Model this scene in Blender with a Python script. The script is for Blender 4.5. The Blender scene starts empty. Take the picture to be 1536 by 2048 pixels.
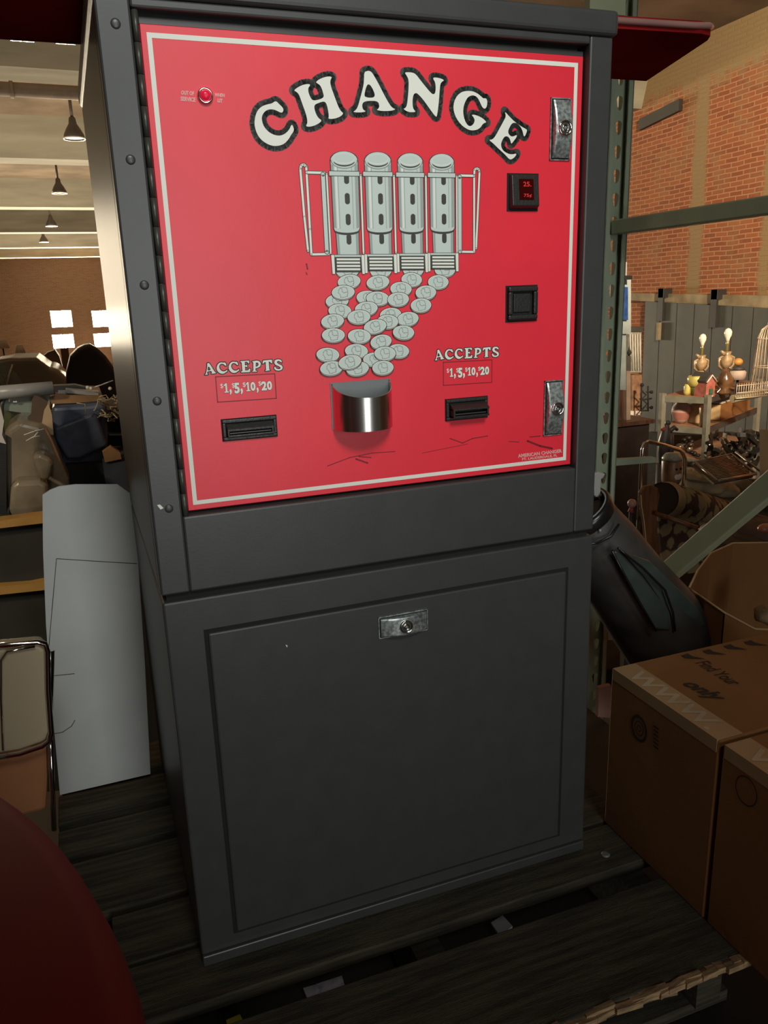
import bpy, bmesh, math, random
from mathutils import Vector, Matrix
random.seed(7)
# ------------------------------------------------------------------ camera / frames
F = 1616.97
TILT = 0.0240476                     # the pallet and machine lean back a little
RM = Matrix(((0.9338313067, -0.3563400779, -0.0313183265),
             (-0.1251570549, -0.2434570300, -0.9618026753),
             (0.3351041662, 0.9020811623, -0.2719462712)))
CM = Vector((-0.0661196751, -0.9926596305, 0.9473160591))
T = Matrix.Rotation(TILT, 4, 'X')    # machine frame -> room frame
T3 = T.to_3x3()
CW = T3 @ CM
SC = bpy.context.scene
COL = SC.collection
cd = bpy.data.cameras.new('camera')
cam = bpy.data.objects.new('camera', cd)
COL.objects.link(cam)
Rw = T3 @ RM.transposed()            # columns: right, down, forward in room frame
M = Matrix.Identity(4)
for i in range(3):
    M[i][0] = Rw[i][0]; M[i][1] = -Rw[i][1]; M[i][2] = -Rw[i][2]; M[i][3] = CW[i]
cam.matrix_world = M
cd.sensor_fit = 'VERTICAL'; cd.sensor_height = 36.0; cd.lens = F * 36.0 / 2048.0
cd.clip_start = 0.02; cd.clip_end = 200
SC.camera = cam
SC.view_settings.view_transform = 'Standard'
SC.view_settings.look = 'None'
SC.view_settings.gamma = 1
SC.view_settings.use_curve_mapping = False
SC.view_settings.exposure = 0.0
# world: faint warm fill
W = bpy.data.worlds.new('world'); SC.world = W; W.use_nodes = True
W.node_tree.nodes['Background'].inputs[0].default_value = (1.0, 0.86, 0.68, 1)
W.node_tree.nodes['Background'].inputs[1].default_value = 0.03
def light(name, kind, loc, target, power, color, size=0.3, angle=60, blend=1.0, spec=1.0, sy=None):
    l = bpy.data.lights.new(name, kind); l.energy = power; l.color = color
    l.specular_factor = spec
    if kind == 'AREA':
        l.shape = 'RECTANGLE'; l.size = size; l.size_y = sy or size
    else:
        l.shadow_soft_size = size
    if kind == 'SPOT':
        l.spot_size = math.radians(angle); l.spot_blend = blend
    o = bpy.data.objects.new(name, l); COL.objects.link(o)
    o.location = loc
    o.rotation_euler = (Vector(target) - Vector(loc)).to_track_quat('-Z', 'Y').to_euler()
    return o
light('key_spot', 'SPOT', (0.20, -2.25, 2.65), (0.37, 0.0, 1.13), 208, (0.97, 1.0, 0.96), 0.40, 34.5, 1.0)  # added key light, unseen behind the viewer, aimed at the upper machine
light('sheen_panel', 'AREA', (0.48, -4.4, 0.75), (0.1, 0, 0.9), 44, (0.97, 1.0, 0.98), 0.9, sy=2.0)  # unseen panel added behind the viewer for the sheen on the red door
light('brick_fill_spot', 'SPOT', (3.0, -1.0, 3.3), (7.6, 7.0, 1.9), 4200, (1.0, 0.80, 0.55), 0.25, 62, 0.6)  # added spot that brightens the brick wall, no visible fixture
for k_, (y_, p_) in enumerate(((5.0, 105), (12.0, 200), (20.0, 270), (29.0, 250))):
    light('ceiling_fill_panel', 'AREA', (-0.5, y_, 1.45), (-0.5, y_ + .01, 9), p_, (1.0, 0.84, 0.60), 7.0, sy=5.0)  # added upward fill panels that brighten the ceiling
light('window_daylight', 'AREA', (0.5, 39.9, 0.3), (0.3, 0, 0.6), 5000, (1.0, 0.86, 0.62), 2.8, sy=1.6)
light('side_glow_panel', 'AREA', (-3.6, 22.0, 2.0), (0, 0, 1.0), 260, (1.0, 0.84, 0.60), 1.6, sy=3.0)  # panel added out of view to brighten the machine's left side
light('clutter_fill_spot', 'SPOT', (-2.2, -0.4, 2.0), (-0.6, 1.6, 0.55), 170, (1.0, 0.84, 0.62), 0.15, 50, 1.0)  # added fill spot for the sheet and the left clutter
light('shelf_fill_spot', 'SPOT', (1.8, 2.2, 2.6), (3.4, 5.2, 0.1), 170, (1.0, 0.82, 0.58), 0.15, 60, 1.0)  # added fill spot for the shelf unit, no visible fixture

# ------------------------------------------------------------------ ray helpers
def ray(u, v): return RM.transposed() @ Vector(((u - 768) / F, (v - 1024) / F, 1.0))
def mY(u, v, y): d = ray(u, v); return CM + d * ((y - CM.y) / d.y)      # machine frame
def mX(u, v, x): d = ray(u, v); return CM + d * ((x - CM.x) / d.x)
def mZ(u, v, z): d = ray(u, v); return CM + d * ((z - CM.z) / d.z)
def rY(u, v, y): d = T3 @ ray(u, v); return CW + d * ((y - CW.y) / d.y)  # room frame
def rX(u, v, x): d = T3 @ ray(u, v); return CW + d * ((x - CW.x) / d.x)
def rD(u, v, s): return CW + (T3 @ ray(u, v)) * s

# ------------------------------------------------------------------ materials
def new_mat(name):
    m = bpy.data.materials.new(name); m.use_nodes = True
    nt = m.node_tree; b = nt.nodes['Principled BSDF']
    return m, nt, b
def mat(name, col, rough=0.6, metal=0.0, var=0.12, scale=8.0, bump=0.0, bscale=60.0, emis=None, estr=0.0,
        spec=0.5, stretch=None, col2=None, trans=0.0, alpha=1.0, detail=4.0):
    m, nt, b = new_mat(name)
    N = nt.nodes; L = nt.links
    tc = N.new('ShaderNodeTexCoord'); mp = N.new('ShaderNodeMapping')
    L.new(tc.outputs['Object'], mp.inputs[0])
    if stretch: mp.inputs['Scale'].default_value = stretch
    ns = N.new('ShaderNodeTexNoise'); ns.inputs['Scale'].default_value = scale; ns.inputs['Detail'].default_value = detail
    L.new(mp.outputs[0], ns.inputs['Vector'])
    mx = N.new('ShaderNodeMix'); mx.data_type = 'RGBA'
    c = Vector(col[:3]); c2 = Vector(col2[:3]) if col2 else c * (1 - 2 * var)
    mx.inputs[6].default_value = (*c, 1); mx.inputs[7].default_value = (*c2, 1)
    cr = N.new('ShaderNodeMapRange'); cr.inputs[1].default_value = 0.35; cr.inputs[2].default_value = 0.65
    L.new(ns.outputs['Fac'], cr.inputs[0]); L.new(cr.outputs[0], mx.inputs[0])
    L.new(mx.outputs[2], b.inputs['Base Color'])
    b.inputs['Roughness'].default_value = rough; b.inputs['Metallic'].default_value = metal
    b.inputs['Specular IOR Level'].default_value = spec
    b.inputs['Transmission Weight'].default_value = trans
    b.inputs['Alpha'].default_value = alpha
    if emis:
        b.inputs['Emission Color'].default_value = (*emis, 1); b.inputs['Emission Strength'].default_value = estr
    if bump > 0:
        n2 = N.new('ShaderNodeTexNoise'); n2.inputs['Scale'].default_value = bscale; n2.inputs['Detail'].default_value = 3
        L.new(mp.outputs[0], n2.inputs['Vector'])
        bp = N.new('ShaderNodeBump'); bp.inputs['Strength'].default_value = bump; bp.inputs['Distance'].default_value = 0.01
        L.new(n2.outputs['Fac'], bp.inputs['Height']); L.new(bp.outputs[0], b.inputs['Normal'])
    return m
def brick_mat(name, c1, c2, mortar, stain, cols=(), top=99.0, axis='YZ', bump=0.6):
    m, nt, b = new_mat(name); N = nt.nodes; L = nt.links
    tc = N.new('ShaderNodeTexCoord'); sp = N.new('ShaderNodeSeparateXYZ'); L.new(tc.outputs['Object'], sp.inputs[0])
    cb = N.new('ShaderNodeCombineXYZ')
    L.new(sp.outputs['Y' if axis == 'YZ' else 'X'], cb.inputs[0]); L.new(sp.outputs['Z'], cb.inputs[1])
    wob = N.new('ShaderNodeTexNoise'); wob.inputs['Scale'].default_value = 2.5; wob.inputs['Detail'].default_value = 5
    L.new(tc.outputs['Object'], wob.inputs['Vector'])
    wm = N.new('ShaderNodeVectorMath'); wm.operation = 'MULTIPLY_ADD'; wm.inputs[1].default_value = (0.03, 0.03, 0.0)
    L.new(wob.outputs['Color'], wm.inputs[0]); L.new(cb.outputs[0], wm.inputs[2])
    bk = N.new('ShaderNodeTexBrick'); bk.inputs['Scale'].default_value = 1.0
    bk.inputs['Brick Width'].default_value = 0.20; bk.inputs['Row Height'].default_value = 0.056
    bk.inputs['Mortar Size'].default_value = 0.008; bk.inputs['Mortar Smooth'].default_value = 0.3
    bk.inputs['Bias'].default_value = -0.1
    bk.inputs['Color1'].default_value = (*c1, 1); bk.inputs['Color2'].default_value = (*c2, 1); bk.inputs['Mortar'].default_value = (*mortar, 1)
    L.new(wm.outputs[0], bk.inputs['Vector'])
    # blotches
    n2 = N.new('ShaderNodeTexNoise'); n2.inputs['Scale'].default_value = 1.3; n2.inputs['Detail'].default_value = 8; n2.inputs['Roughness'].default_value = 0.7
    L.new(tc.outputs['Object'], n2.inputs['Vector'])
    r2 = N.new('ShaderNodeMapRange'); r2.inputs[1].default_value = 0.5; r2.inputs[2].default_value = 0.72; r2.inputs[4].default_value = 0.75
    L.new(n2.outputs['Fac'], r2.inputs[0])
    fac = r2.outputs[0]
    nf = N.new('ShaderNodeTexNoise'); nf.inputs['Scale'].default_value = 7; nf.inputs['Detail'].default_value = 5
    L.new(tc.outputs['Object'], nf.inputs['Vector'])
    def add_max(a, bsock):
        x = N.new('ShaderNodeMath'); x.operation = 'MAXIMUM'; L.new(a, x.inputs[0]); L.new(bsock, x.inputs[1]); return x.outputs[0]
    for (y0, w, zlo, zhi) in cols:
        d = N.new('ShaderNodeMath'); d.operation = 'SUBTRACT'; L.new(sp.outputs['Y' if axis == 'YZ' else 'X'], d.inputs[0]); d.inputs[1].default_value = y0
        a = N.new('ShaderNodeMath'); a.operation = 'ABSOLUTE'; L.new(d.outputs[0], a.inputs[0])
        a2 = N.new('ShaderNodeMath'); a2.operation = 'MULTIPLY_ADD'; L.new(nf.outputs['Fac'], a2.inputs[0]); a2.inputs[1].default_value = 0.14; L.new(a.outputs[0], a2.inputs[2])
        r = N.new('ShaderNodeMapRange'); r.inputs[1].default_value = w + 0.11; r.inputs[2].default_value = w + 0.05; r.inputs[3].default_value = 0; r.inputs[4].default_value = 0.95
        L.new(a2.outputs[0], r.inputs[0])
        fac = add_max(fac, r.outputs[0])
    # plaster at the top
    a2 = N.new('ShaderNodeMath'); a2.operation = 'MULTIPLY_ADD'; L.new(nf.outputs['Fac'], a2.inputs[0]); a2.inputs[1].default_value = 0.6; L.new(sp.outputs['Z'], a2.inputs[2])
    r = N.new('ShaderNodeMapRange'); r.inputs[1].default_value = top + 0.2; r.inputs[2].default_value = top + 0.42
    L.new(a2.outputs[0], r.inputs[0]); fac = add_max(fac, r.outputs[0])
    mx = N.new('ShaderNodeMix'); mx.data_type = 'RGBA'; L.new(fac, mx.inputs[0]); L.new(bk.outputs['Color'], mx.inputs[6]); mx.inputs[7].default_value = (*stain, 1)
    L.new(mx.outputs[2], b.inputs['Base Color']); b.inputs['Roughness'].default_value = 0.9
    bp = N.new('ShaderNodeBump'); bp.inputs['Strength'].default_value = bump; bp.inputs['Distance'].default_value = 0.012; bp.invert = True
    L.new(bk.outputs['Fac'], bp.inputs['Height']); L.new(bp.outputs[0], b.inputs['Normal'])
    return m
def floral_mat(name, base, dark):
    m, nt, b = new_mat(name); N = nt.nodes; L = nt.links
    tc = N.new('ShaderNodeTexCoord')
    vo = N.new('ShaderNodeTexVoronoi'); vo.inputs['Scale'].default_value = 11
    ns = N.new('ShaderNodeTexNoise'); ns.inputs['Scale'].default_value = 14; ns.inputs['Detail'].default_value = 5
    L.new(tc.outputs['Object'], vo.inputs['Vector']); L.new(tc.outputs['Object'], ns.inputs['Vector'])
    a = N.new('ShaderNodeMath'); a.operation = 'MULTIPLY'; L.new(vo.outputs['Distance'], a.inputs[0]); L.new(ns.outputs['Fac'], a.inputs[1])
    r = N.new('ShaderNodeMapRange'); r.inputs[1].default_value = 0.24; r.inputs[2].default_value = 0.28; L.new(a.outputs[0], r.inputs[0])
    mx = N.new('ShaderNodeMix'); mx.data_type = 'RGBA'; L.new(r.outputs[0], mx.inputs[0]); mx.inputs[6].default_value = (*base, 1); mx.inputs[7].default_value = (*dark, 1)
    L.new(mx.outputs[2], b.inputs['Base Color']); b.inputs['Roughness'].default_value = 0.9
    return m
MT = {}
def mk(k, *a, **kw): MT[k] = mat(k, *a, **kw)
mk('charcoal_paint', (0.049, 0.0500, 0.048), rough=0.38, var=0.05, scale=30, bump=0.01, bscale=300, spec=0.55)
mk('red_enamel', (0.90, 0.024, 0.048), rough=0.40, var=0.05, scale=5, bump=0.008, bscale=200, spec=0.6)
mk('red_scuff', (0.30, 0.01, 0.02), rough=0.5, var=0.2)
mk('red_line', (0.30, 0.008, 0.018), rough=0.5)
mk('print_white', (0.86, 0.87, 0.77), rough=0.45, var=0.03)
mk('print_pink', (0.85, 0.42, 0.40), rough=0.45, var=0.03)
mk('print_pale', (0.62, 0.70, 0.65), rough=0.45, var=0.04)
mk('print_mid', (0.36, 0.41, 0.38), rough=0.5, var=0.04)
mk('print_dark', (0.045, 0.045, 0.038), rough=0.5, var=0.0)
mk('black_plastic', (0.022, 0.021, 0.019), rough=0.4, bump=0.08, bscale=300)
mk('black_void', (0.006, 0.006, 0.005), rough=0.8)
mk('hinge_steel', (0.075, 0.072, 0.06), rough=0.4, metal=0.3)
mk('grey_steel', (0.22, 0.24, 0.24), rough=0.5, metal=0.3)
mk('chrome', (0.75, 0.72, 0.67), rough=0.12, metal=1.0, var=0.04)
mk('stainless', (0.74, 0.71, 0.66), rough=0.24, metal=1.0, var=0.06, stretch=(60, 60, 1), scale=3)
mk('zinc', (0.55, 0.60, 0.58), rough=0.38, metal=0.75, var=0.3, scale=220, detail=2)
mk('led_red', (0.7, 0.01, 0.04), rough=0.2, emis=(1, 0.02, 0.08), estr=0.25)
mk('display_glass', (0.05, 0.002, 0.002), rough=0.15)
mk('display_digit', (0.5, 0.02, 0.02), rough=0.4, emis=(1, 0.05, 0.04), estr=0.25)
mk('pallet_wood', (0.075, 0.062, 0.036), rough=0.85, var=0.35, scale=4, stretch=(2, 30, 30), bump=0.4, bscale=30)
mk('pallet_wood_pale', (0.46, 0.30, 0.15), rough=0.85, var=0.3, scale=10, stretch=(3, 20, 20))
mk('cardboard', (0.26, 0.112, 0.030), rough=0.8, var=0.10, scale=5, bump=0.1, bscale=40)
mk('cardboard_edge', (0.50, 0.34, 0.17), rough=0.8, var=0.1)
mk('box_tape', (0.40, 0.26, 0.13), rough=0.35, var=0.06)
mk('box_ink', (0.03, 0.018, 0.012), rough=0.8)
mk('tape_print', (0.50, 0.40, 0.27), rough=0.5)
mk('card_white', (0.47, 0.48, 0.46), rough=0.65, var=0.08, scale=4, bump=0.12, bscale=12)
mk('card_crease', (0.10, 0.09, 0.08), rough=0.8)
mk('drum_red', (0.15, 0.005, 0.003), rough=0.6, var=0.12, scale=3, spec=0.2)
mk('tray_red', (0.26, 0.014, 0.014), rough=0.5, var=0.2, scale=5, spec=0.0)
mk('tray_rim', (0.30, 0.15, 0.13), rough=0.25, var=0.1)  # paler than the tray: the lip's highlight is in this colour
mk('gold_glint', (0.95, 0.78, 0.45), rough=0.3, metal=1.0)
mk('rack_green', (0.29, 0.33, 0.235), rough=0.42, var=0.1, scale=8)
mk('rack_green_pale', (0.46, 0.50, 0.32), rough=0.35, var=0.08, scale=10)
mk('bag_black', (0.052, 0.049, 0.044), rough=0.55, var=0.2, scale=14, bump=0.5, bscale=9)
mk('bag_green', (0.048, 0.066, 0.055), rough=0.45, var=0.2, scale=9, bump=0.5, bscale=12)
mk('bag_piping', (0.01, 0.01, 0.01), rough=0.3)
mk('bag_lining', (0.03, 0.018, 0.008), rough=0.9)
mk('ceiling_plaster', (0.30, 0.225, 0.155), rough=0.9, var=0.22, scale=1.2, detail=8, bump=0.2, bscale=6)
mk('beam_concrete', (0.40, 0.37, 0.29), rough=0.9, var=0.14, scale=1.5, stretch=(0.5, 2, 3), detail=8)
mk('pipe_brown', (0.22, 0.16, 0.12), rough=0.5)
mk('floor_concrete', (0.10, 0.08, 0.06), rough=0.8, var=0.25, scale=1)
mk('far_dark', (0.10, 0.055, 0.035), rough=0.9, var=0.2, scale=0.8)
mk('window_glow', (1, 0.95, 0.85), emis=(1.0, 0.90, 0.70), estr=60)
mk('window_bar', (0.02, 0.015, 0.01), rough=0.8)
mk('lamp_enamel', (0.10, 0.085, 0.075), rough=0.35, var=0.1)
mk('lamp_rim', (0.65, 0.60, 0.50), rough=0.3)
mk('door_slate', (0.085, 0.085, 0.075), rough=0.6, var=0.16, scale=2.5, detail=8)
mk('door_blue', (0.08, 0.12, 0.16), rough=0.6, var=0.16, scale=3)
mk('iron_dark', (0.045, 0.04, 0.038), rough=0.6)
mk('lintel', (0.42, 0.33, 0.20), rough=0.8, var=0.2, scale=5)
mk('steel_plate', (0.045, 0.038, 0.028), rough=0.6, var=0.1)
mk('shelf_zinc', (0.30, 0.29, 0.23), rough=0.4, metal=0.4, var=0.15)
mk('shelf_board', (0.30, 0.16, 0.09), rough=0.6, var=0.2)
mk('cabinet_black', (0.018, 0.011, 0.010), rough=0.45, var=0.2)
mk('dark_wood', (0.06, 0.028, 0.018), rough=0.4, var=0.3, scale=6, stretch=(8, 8, 1))
mk('ceramic_gold', (0.42, 0.28, 0.15), rough=0.22, var=0.3, scale=14, spec=0.8)
mk('ceramic_brown', (0.16, 0.08, 0.035), rough=0.2, var=0.35, scale=12, spec=0.8)
mk('ceramic_yellow', (0.52, 0.44, 0.13), rough=0.3, var=0.2, scale=12)
mk('ceramic_green', (0.10, 0.10, 0.03), rough=0.35, var=0.2)
mk('pink_clay', (0.46, 0.27, 0.21), rough=0.55, var=0.12, scale=7)
mk('pink_clay_dark', (0.34, 0.14, 0.11), rough=0.55, var=0.12)
mk('bulb_white', (0.75, 0.70, 0.60), rough=0.25, var=0.03)
mk('brass', (0.55, 0.45, 0.14), rough=0.3, metal=0.7)
mk('house_red', (0.40, 0.12, 0.09), rough=0.5, var=0.2, scale=20)
mk('trim_white', (0.65, 0.60, 0.55), rough=0.5)
mk('green_paint', (0.03, 0.12, 0.06), rough=0.5)
mk('wire_cream', (0.55, 0.45, 0.33), rough=0.4, metal=0.3)
mk('orange_fruit', (0.60, 0.27, 0.06), rough=0.45, var=0.2, scale=8)
mk('lampshade', (0.45, 0.34, 0.28), rough=0.7)
mk('statue_grey', (0.09, 0.085, 0.09), rough=0.4, var=0.3, scale=12)
mk('scarf_red', (0.38, 0.06, 0.05), rough=0.7)
mk('bone_white', (0.50, 0.42, 0.32), rough=0.5)
mk('glass_green', (0.30, 0.31, 0.26), rough=0.2, var=0.25, scale=18, stretch=(8, 8, 1))
mk('label_blue', (0.04, 0.11, 0.36), rough=0.3, var=0.3, scale=15)
mk('plastic_pale', (0.40, 0.46, 0.46), rough=0.4)
mk('upholstery_cream', (0.34, 0.26, 0.13), rough=0.9, var=0.15, scale=10)
mk('fabric_cream', (0.40, 0.33, 0.21), rough=0.95, var=0.2, scale=5, bump=0.8, bscale=5)
mk('fabric_olive', (0.15, 0.12, 0.07), rough=0.95, var=0.25, scale=6, bump=0.8, bscale=5)
mk('wood_brown', (0.20, 0.08, 0.03), rough=0.45, var=0.25, scale=5, stretch=(10, 10, 1))
mk('jar_tan', (0.30, 0.17, 0.10), rough=0.4, var=0.3, scale=12)
mk('jar_grey', (0.28, 0.30, 0.28), rough=0.3)
mk('rack_wire', (0.35, 0.30, 0.24), rough=0.3, metal=0.7)
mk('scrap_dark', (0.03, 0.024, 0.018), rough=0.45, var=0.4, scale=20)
mk('scrap_shiny', (0.32, 0.24, 0.17), rough=0.25, metal=0.6, var=0.4, scale=20)
mk('orange_clay', (0.45, 0.15, 0.08), rough=0.35, var=0.2)
mk('bisque', (0.45, 0.31, 0.17), rough=0.7, var=0.25, scale=30, bump=0.5, bscale=60)
mk('vinyl_beige', (0.46, 0.37, 0.24), rough=0.42, var=0.06, scale=4)
mk('seat_orange', (0.42, 0.17, 0.07), rough=0.5, var=0.1)
mk('rack_orange', (0.42, 0.22, 0.05), rough=0.5, var=0.2, scale=10)
mk('dark_panel', (0.030, 0.026, 0.017), rough=0.6, var=0.25, scale=5)
mk('plastic_wrap', (0.27, 0.22, 0.15), rough=0.22, var=0.3, scale=7, spec=0.8, bump=0.9, bscale=6, detail=6)
mk('blue_tarp', (0.085, 0.10, 0.15), rough=0.38, var=0.3, scale=9, bump=0.8, bscale=8)
mk('blue_dark', (0.035, 0.042, 0.06), rough=0.6, var=0.2, scale=9, bump=0.6, bscale=8)
mk('silver_grey', (0.34, 0.33, 0.31), rough=0.35, var=0.1)
mk('wood_warm', (0.32, 0.17, 0.07), rough=0.6, var=0.25, scale=8)
mk('glass_pane', (0.24, 0.28, 0.22), rough=0.25, var=0.15, scale=2)
mk('brown_board', (0.11, 0.065, 0.04), rough=0.7, var=0.25, scale=8)
mk('cord_tan', (0.42, 0.34, 0.2), rough=0.6)
mk('car_body', (0.24, 0.20, 0.14), rough=0.5, var=0.15, scale=1.5)
mk('car_glass', (0.22, 0.24, 0.19), rough=0.25)
mk('paper_white', (0.52, 0.46, 0.50), rough=0.6, var=0.25, scale=50)
mk('yellow_paint', (0.42, 0.32, 0.03), rough=0.6, var=0.2, scale=20)
mk('cloth_pink', (0.45, 0.25, 0.20), rough=0.8)
mk('paper_cream', (0.55, 0.38, 0.22), rough=0.8, var=0.1)
mk('lead_black', (0.01, 0.01, 0.01), rough=0.5)
ycol = rX(1400, 300, 7.65).y; ycol2 = rX(1530, 500, 7.65).y
MT['brick_red'] = brick_mat('brick_red', (0.40, 0.125, 0.045), (0.27, 0.075, 0.03), (0.52, 0.27, 0.14), (0.34, 0.235, 0.115), cols=((ycol, 0.11, 0, 4), (ycol2, 0.07, 0, 4)), top=3.36)
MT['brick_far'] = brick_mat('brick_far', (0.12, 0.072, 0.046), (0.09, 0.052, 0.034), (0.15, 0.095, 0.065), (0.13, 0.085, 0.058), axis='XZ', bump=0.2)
MT['floral'] = floral_mat('floral', (0.27, 0.20, 0.10), (0.055, 0.03, 0.02))

# ------------------------------------------------------------------ mesh builder
class MB:
    def __init__(s): s.bm = bmesh.new(); s.mats = []; s.cur = 0
    def m(s, k):
        if k not in s.mats: s.mats.append(k)
        s.cur = s.mats.index(k); return s
    def face(s, pts):
        vs = [s.bm.verts.new(p) for p in pts]
        try: f = s.bm.faces.new(vs)
        except ValueError: return None
        f.material_index = s.cur; return f
    def hexa(s, p):   # 8 points: bottom 4 ccw, top 4
        vs = [s.bm.verts.new(q) for q in p]
        for q in ((0, 3, 2, 1), (4, 5, 6, 7), (0, 1, 5, 4), (1, 2, 6, 5), (2, 3, 7, 6), (3, 0, 4, 7)):
            f = s.bm.faces.new([vs[i] for i in q]); f.material_index = s.cur
        return s
    def box(s, x0, x1, y0, y1, z0, z1):
        return s.hexa([(x0, y0, z0), (x1, y0, z0), (x1, y1, z0), (x0, y1, z0), (x0, y0, z1), (x1, y0, z1), (x1, y1, z1), (x0, y1, z1)])
    def obox(s, c, ax, ay, az, hx, hy, hz):   # oriented box
        c = Vector(c); ax = Vector(ax).normalized() * hx; ay = Vector(ay).normalized() * hy; az = Vector(az).normalized() * hz
        return s.hexa([c - ax - ay - az, c + ax - ay - az, c + ax + ay - az, c - ax + ay - az, c - ax - ay + az, c + ax - ay + az, c + ax + ay + az, c - ax + ay + az])
    def rings(s, rr, cap=True, closed=True, smooth=True):
        R = [[s.bm.verts.new(p) for p in r] for r in rr]
        n = len(R[0])
        for a, b in zip(R, R[1:]):
            for i in range(n if closed else n - 1):
                j = (i + 1) % n
                try:
                    f = s.bm.faces.new([a[i], a[j], b[j], b[i]]); f.material_index = s.cur; f.smooth = smooth
                except ValueError: pass
        if cap:
            for r in (R[0][::-1], R[-1]):
                try: f = s.bm.faces.new(r); f.material_index = s.cur
                except ValueError: pass
        return s
    def tube(s, path, r, n=10, cap=True, flat=1.0):
        P = [Vector(p) for p in path]; rad = r if isinstance(r, (list, tuple)) else [r] * len(P)
        rr = []; up = None
        for i, p in enumerate(P):
            t = (P[min(i + 1, len(P) - 1)] - P[max(i - 1, 0)]).normalized()
            if up is None:
                up = Vector((0, 0, 1)) if abs(t.z) < 0.9 else Vector((0, 1, 0))
            a = t.cross(up).normalized(); b = a.cross(t).normalized(); up = b
            rr.append([p + (a * math.cos(q) + b * flat * math.sin(q)) * rad[i] for q in [2 * math.pi * k / n for k in range(n)]])
        return s.rings(rr, cap)
    def lathe(s, c, prof, n=24, axis=(0, 0, 1), sx=1.0, sy=1.0, a0=0, a1=2 * math.pi, cap=True):
        c = Vector(c); ax = Vector(axis).normalized()
        u = ax.cross(Vector((0, 1, 0)) if abs(ax.y) < 0.9 else Vector((1, 0, 0))).normalized(); v = ax.cross(u)
        full = abs(a1 - a0 - 2 * math.pi) < 1e-6
        k = n if full else n + 1
        rr = [[c + ax * h + (u * math.cos(a0 + (a1 - a0) * i / n) * sx + v * math.sin(a0 + (a1 - a0) * i / n) * sy) * r for i in range(k)] for r, h in prof]
        return s.rings(rr, cap, closed=full)
    def sph(s, c, r, n=14, m=9, sc=(1, 1, 1)):
        c = Vector(c)
        rr = []
        for j in range(m + 1):
            t = math.pi * (0.02 + 0.96 * j / m)
            rr.append([c + Vector((math.sin(t) * math.cos(2 * math.pi * i / n) * sc[0], math.sin(t) * math.sin(2 * math.pi * i / n) * sc[1], math.cos(t) * sc[2])) * r for i in range(n)])
        return s.rings(rr)
    def prism(s, pts, off):   # polygon of 3D points extruded by vector off
        off = Vector(off); P = [Vector(p) for p in pts]
        a = [s.bm.verts.new(p) for p in P]; b = [s.bm.verts.new(p + off) for p in P]
        fs = [s.bm.faces.new(a), s.bm.faces.new(b[::-1])]
        n = len(P)
        for i in range(n):
            fs.append(s.bm.faces.new([a[i], b[i], b[(i + 1) % n], a[(i + 1) % n]]))
        for f in fs: f.material_index = s.cur
        return s
    def jitter(s, amt, seed=1):
        rnd = random.Random(seed)
        for v in s.bm.verts: v.co += Vector((rnd.uniform(-amt, amt), rnd.uniform(-amt, amt), rnd.uniform(-amt, amt)))
        return s
def link(o): COL.objects.link(o); return o
def mesh_of(name, mb, shift=None):
    bmesh.ops.recalc_face_normals(mb.bm, faces=mb.bm.faces)
    if shift is not None:
        for v in mb.bm.verts: v.co -= shift
    me = bpy.data.meshes.new(name); mb.bm.to_mesh(me); mb.bm.free()
    for k in mb.mats: me.materials.append(MT[k])
    return me
def tag(o, label=None, cat=None, group=None, kind=None):
    if label: o['label'] = label
    if cat: o['category'] = cat
    if group: o['group'] = group
    if kind: o['kind'] = kind
    return o
def base_of(mb):
    mb.bm.verts.ensure_lookup_table()
    v = mb.bm.verts
    xs = [p.co.x for p in v]; ys = [p.co.y for p in v]; zs = [p.co.z for p in v]
    return Vector(((min(xs) + max(xs)) / 2, (min(ys) + max(ys)) / 2, min(zs)))
def bevel(o, w, seg=2):
    md = o.modifiers.new('bevel', 'BEVEL'); md.width = w; md.segments = seg; md.limit_method = 'ANGLE'; md.angle_limit = math.radians(40)
    return o
def place(o, loc, near):
    o.matrix_world = (T @ Matrix.Translation(loc)) if near else Matrix.Translation(loc)
def solo(name, mb, label, cat, near=False, group=None, kind=None, bev=0):
    b = base_of(mb)
    o = link(bpy.data.objects.new(name, mesh_of(name, mb, b))); place(o, b, near)
    if bev: bevel(o, bev)
    return tag(o, label, cat, group, kind)
def structure(name, mb, near=False):
    o = link(bpy.data.objects.new(name, mesh_of(name, mb))); place(o, Vector((0, 0, 0)), near)
    return tag(o, kind='structure')
def root(name, loc, label, cat, near=False, group=None):
    o = link(bpy.data.objects.new(name, None)); o.empty_display_size = 0.05
    loc = Vector(loc); place(o, loc, near); o['_b'] = tuple(loc)
    return tag(o, label, cat, group)
def part(name, mb, parent, label=None, bev=0, seg=2, kind=None):
    me_b = base_of(mb)
    pb = Vector(parent['_b'])
    o = link(bpy.data.objects.new(name, mesh_of(name, mb, me_b))); o.parent = parent; o.location = me_b - pb
    o['_b'] = tuple(me_b)
    if bev: bevel(o, bev, seg)
    if label: o['label'] = label
    if kind: o['kind'] = kind
    return o
def copy_tree(o, parent=None):
    c = o.copy(); COL.objects.link(c); c.parent = parent
    for ch in list(o.children): copy_tree(ch, c)
    return c

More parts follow.
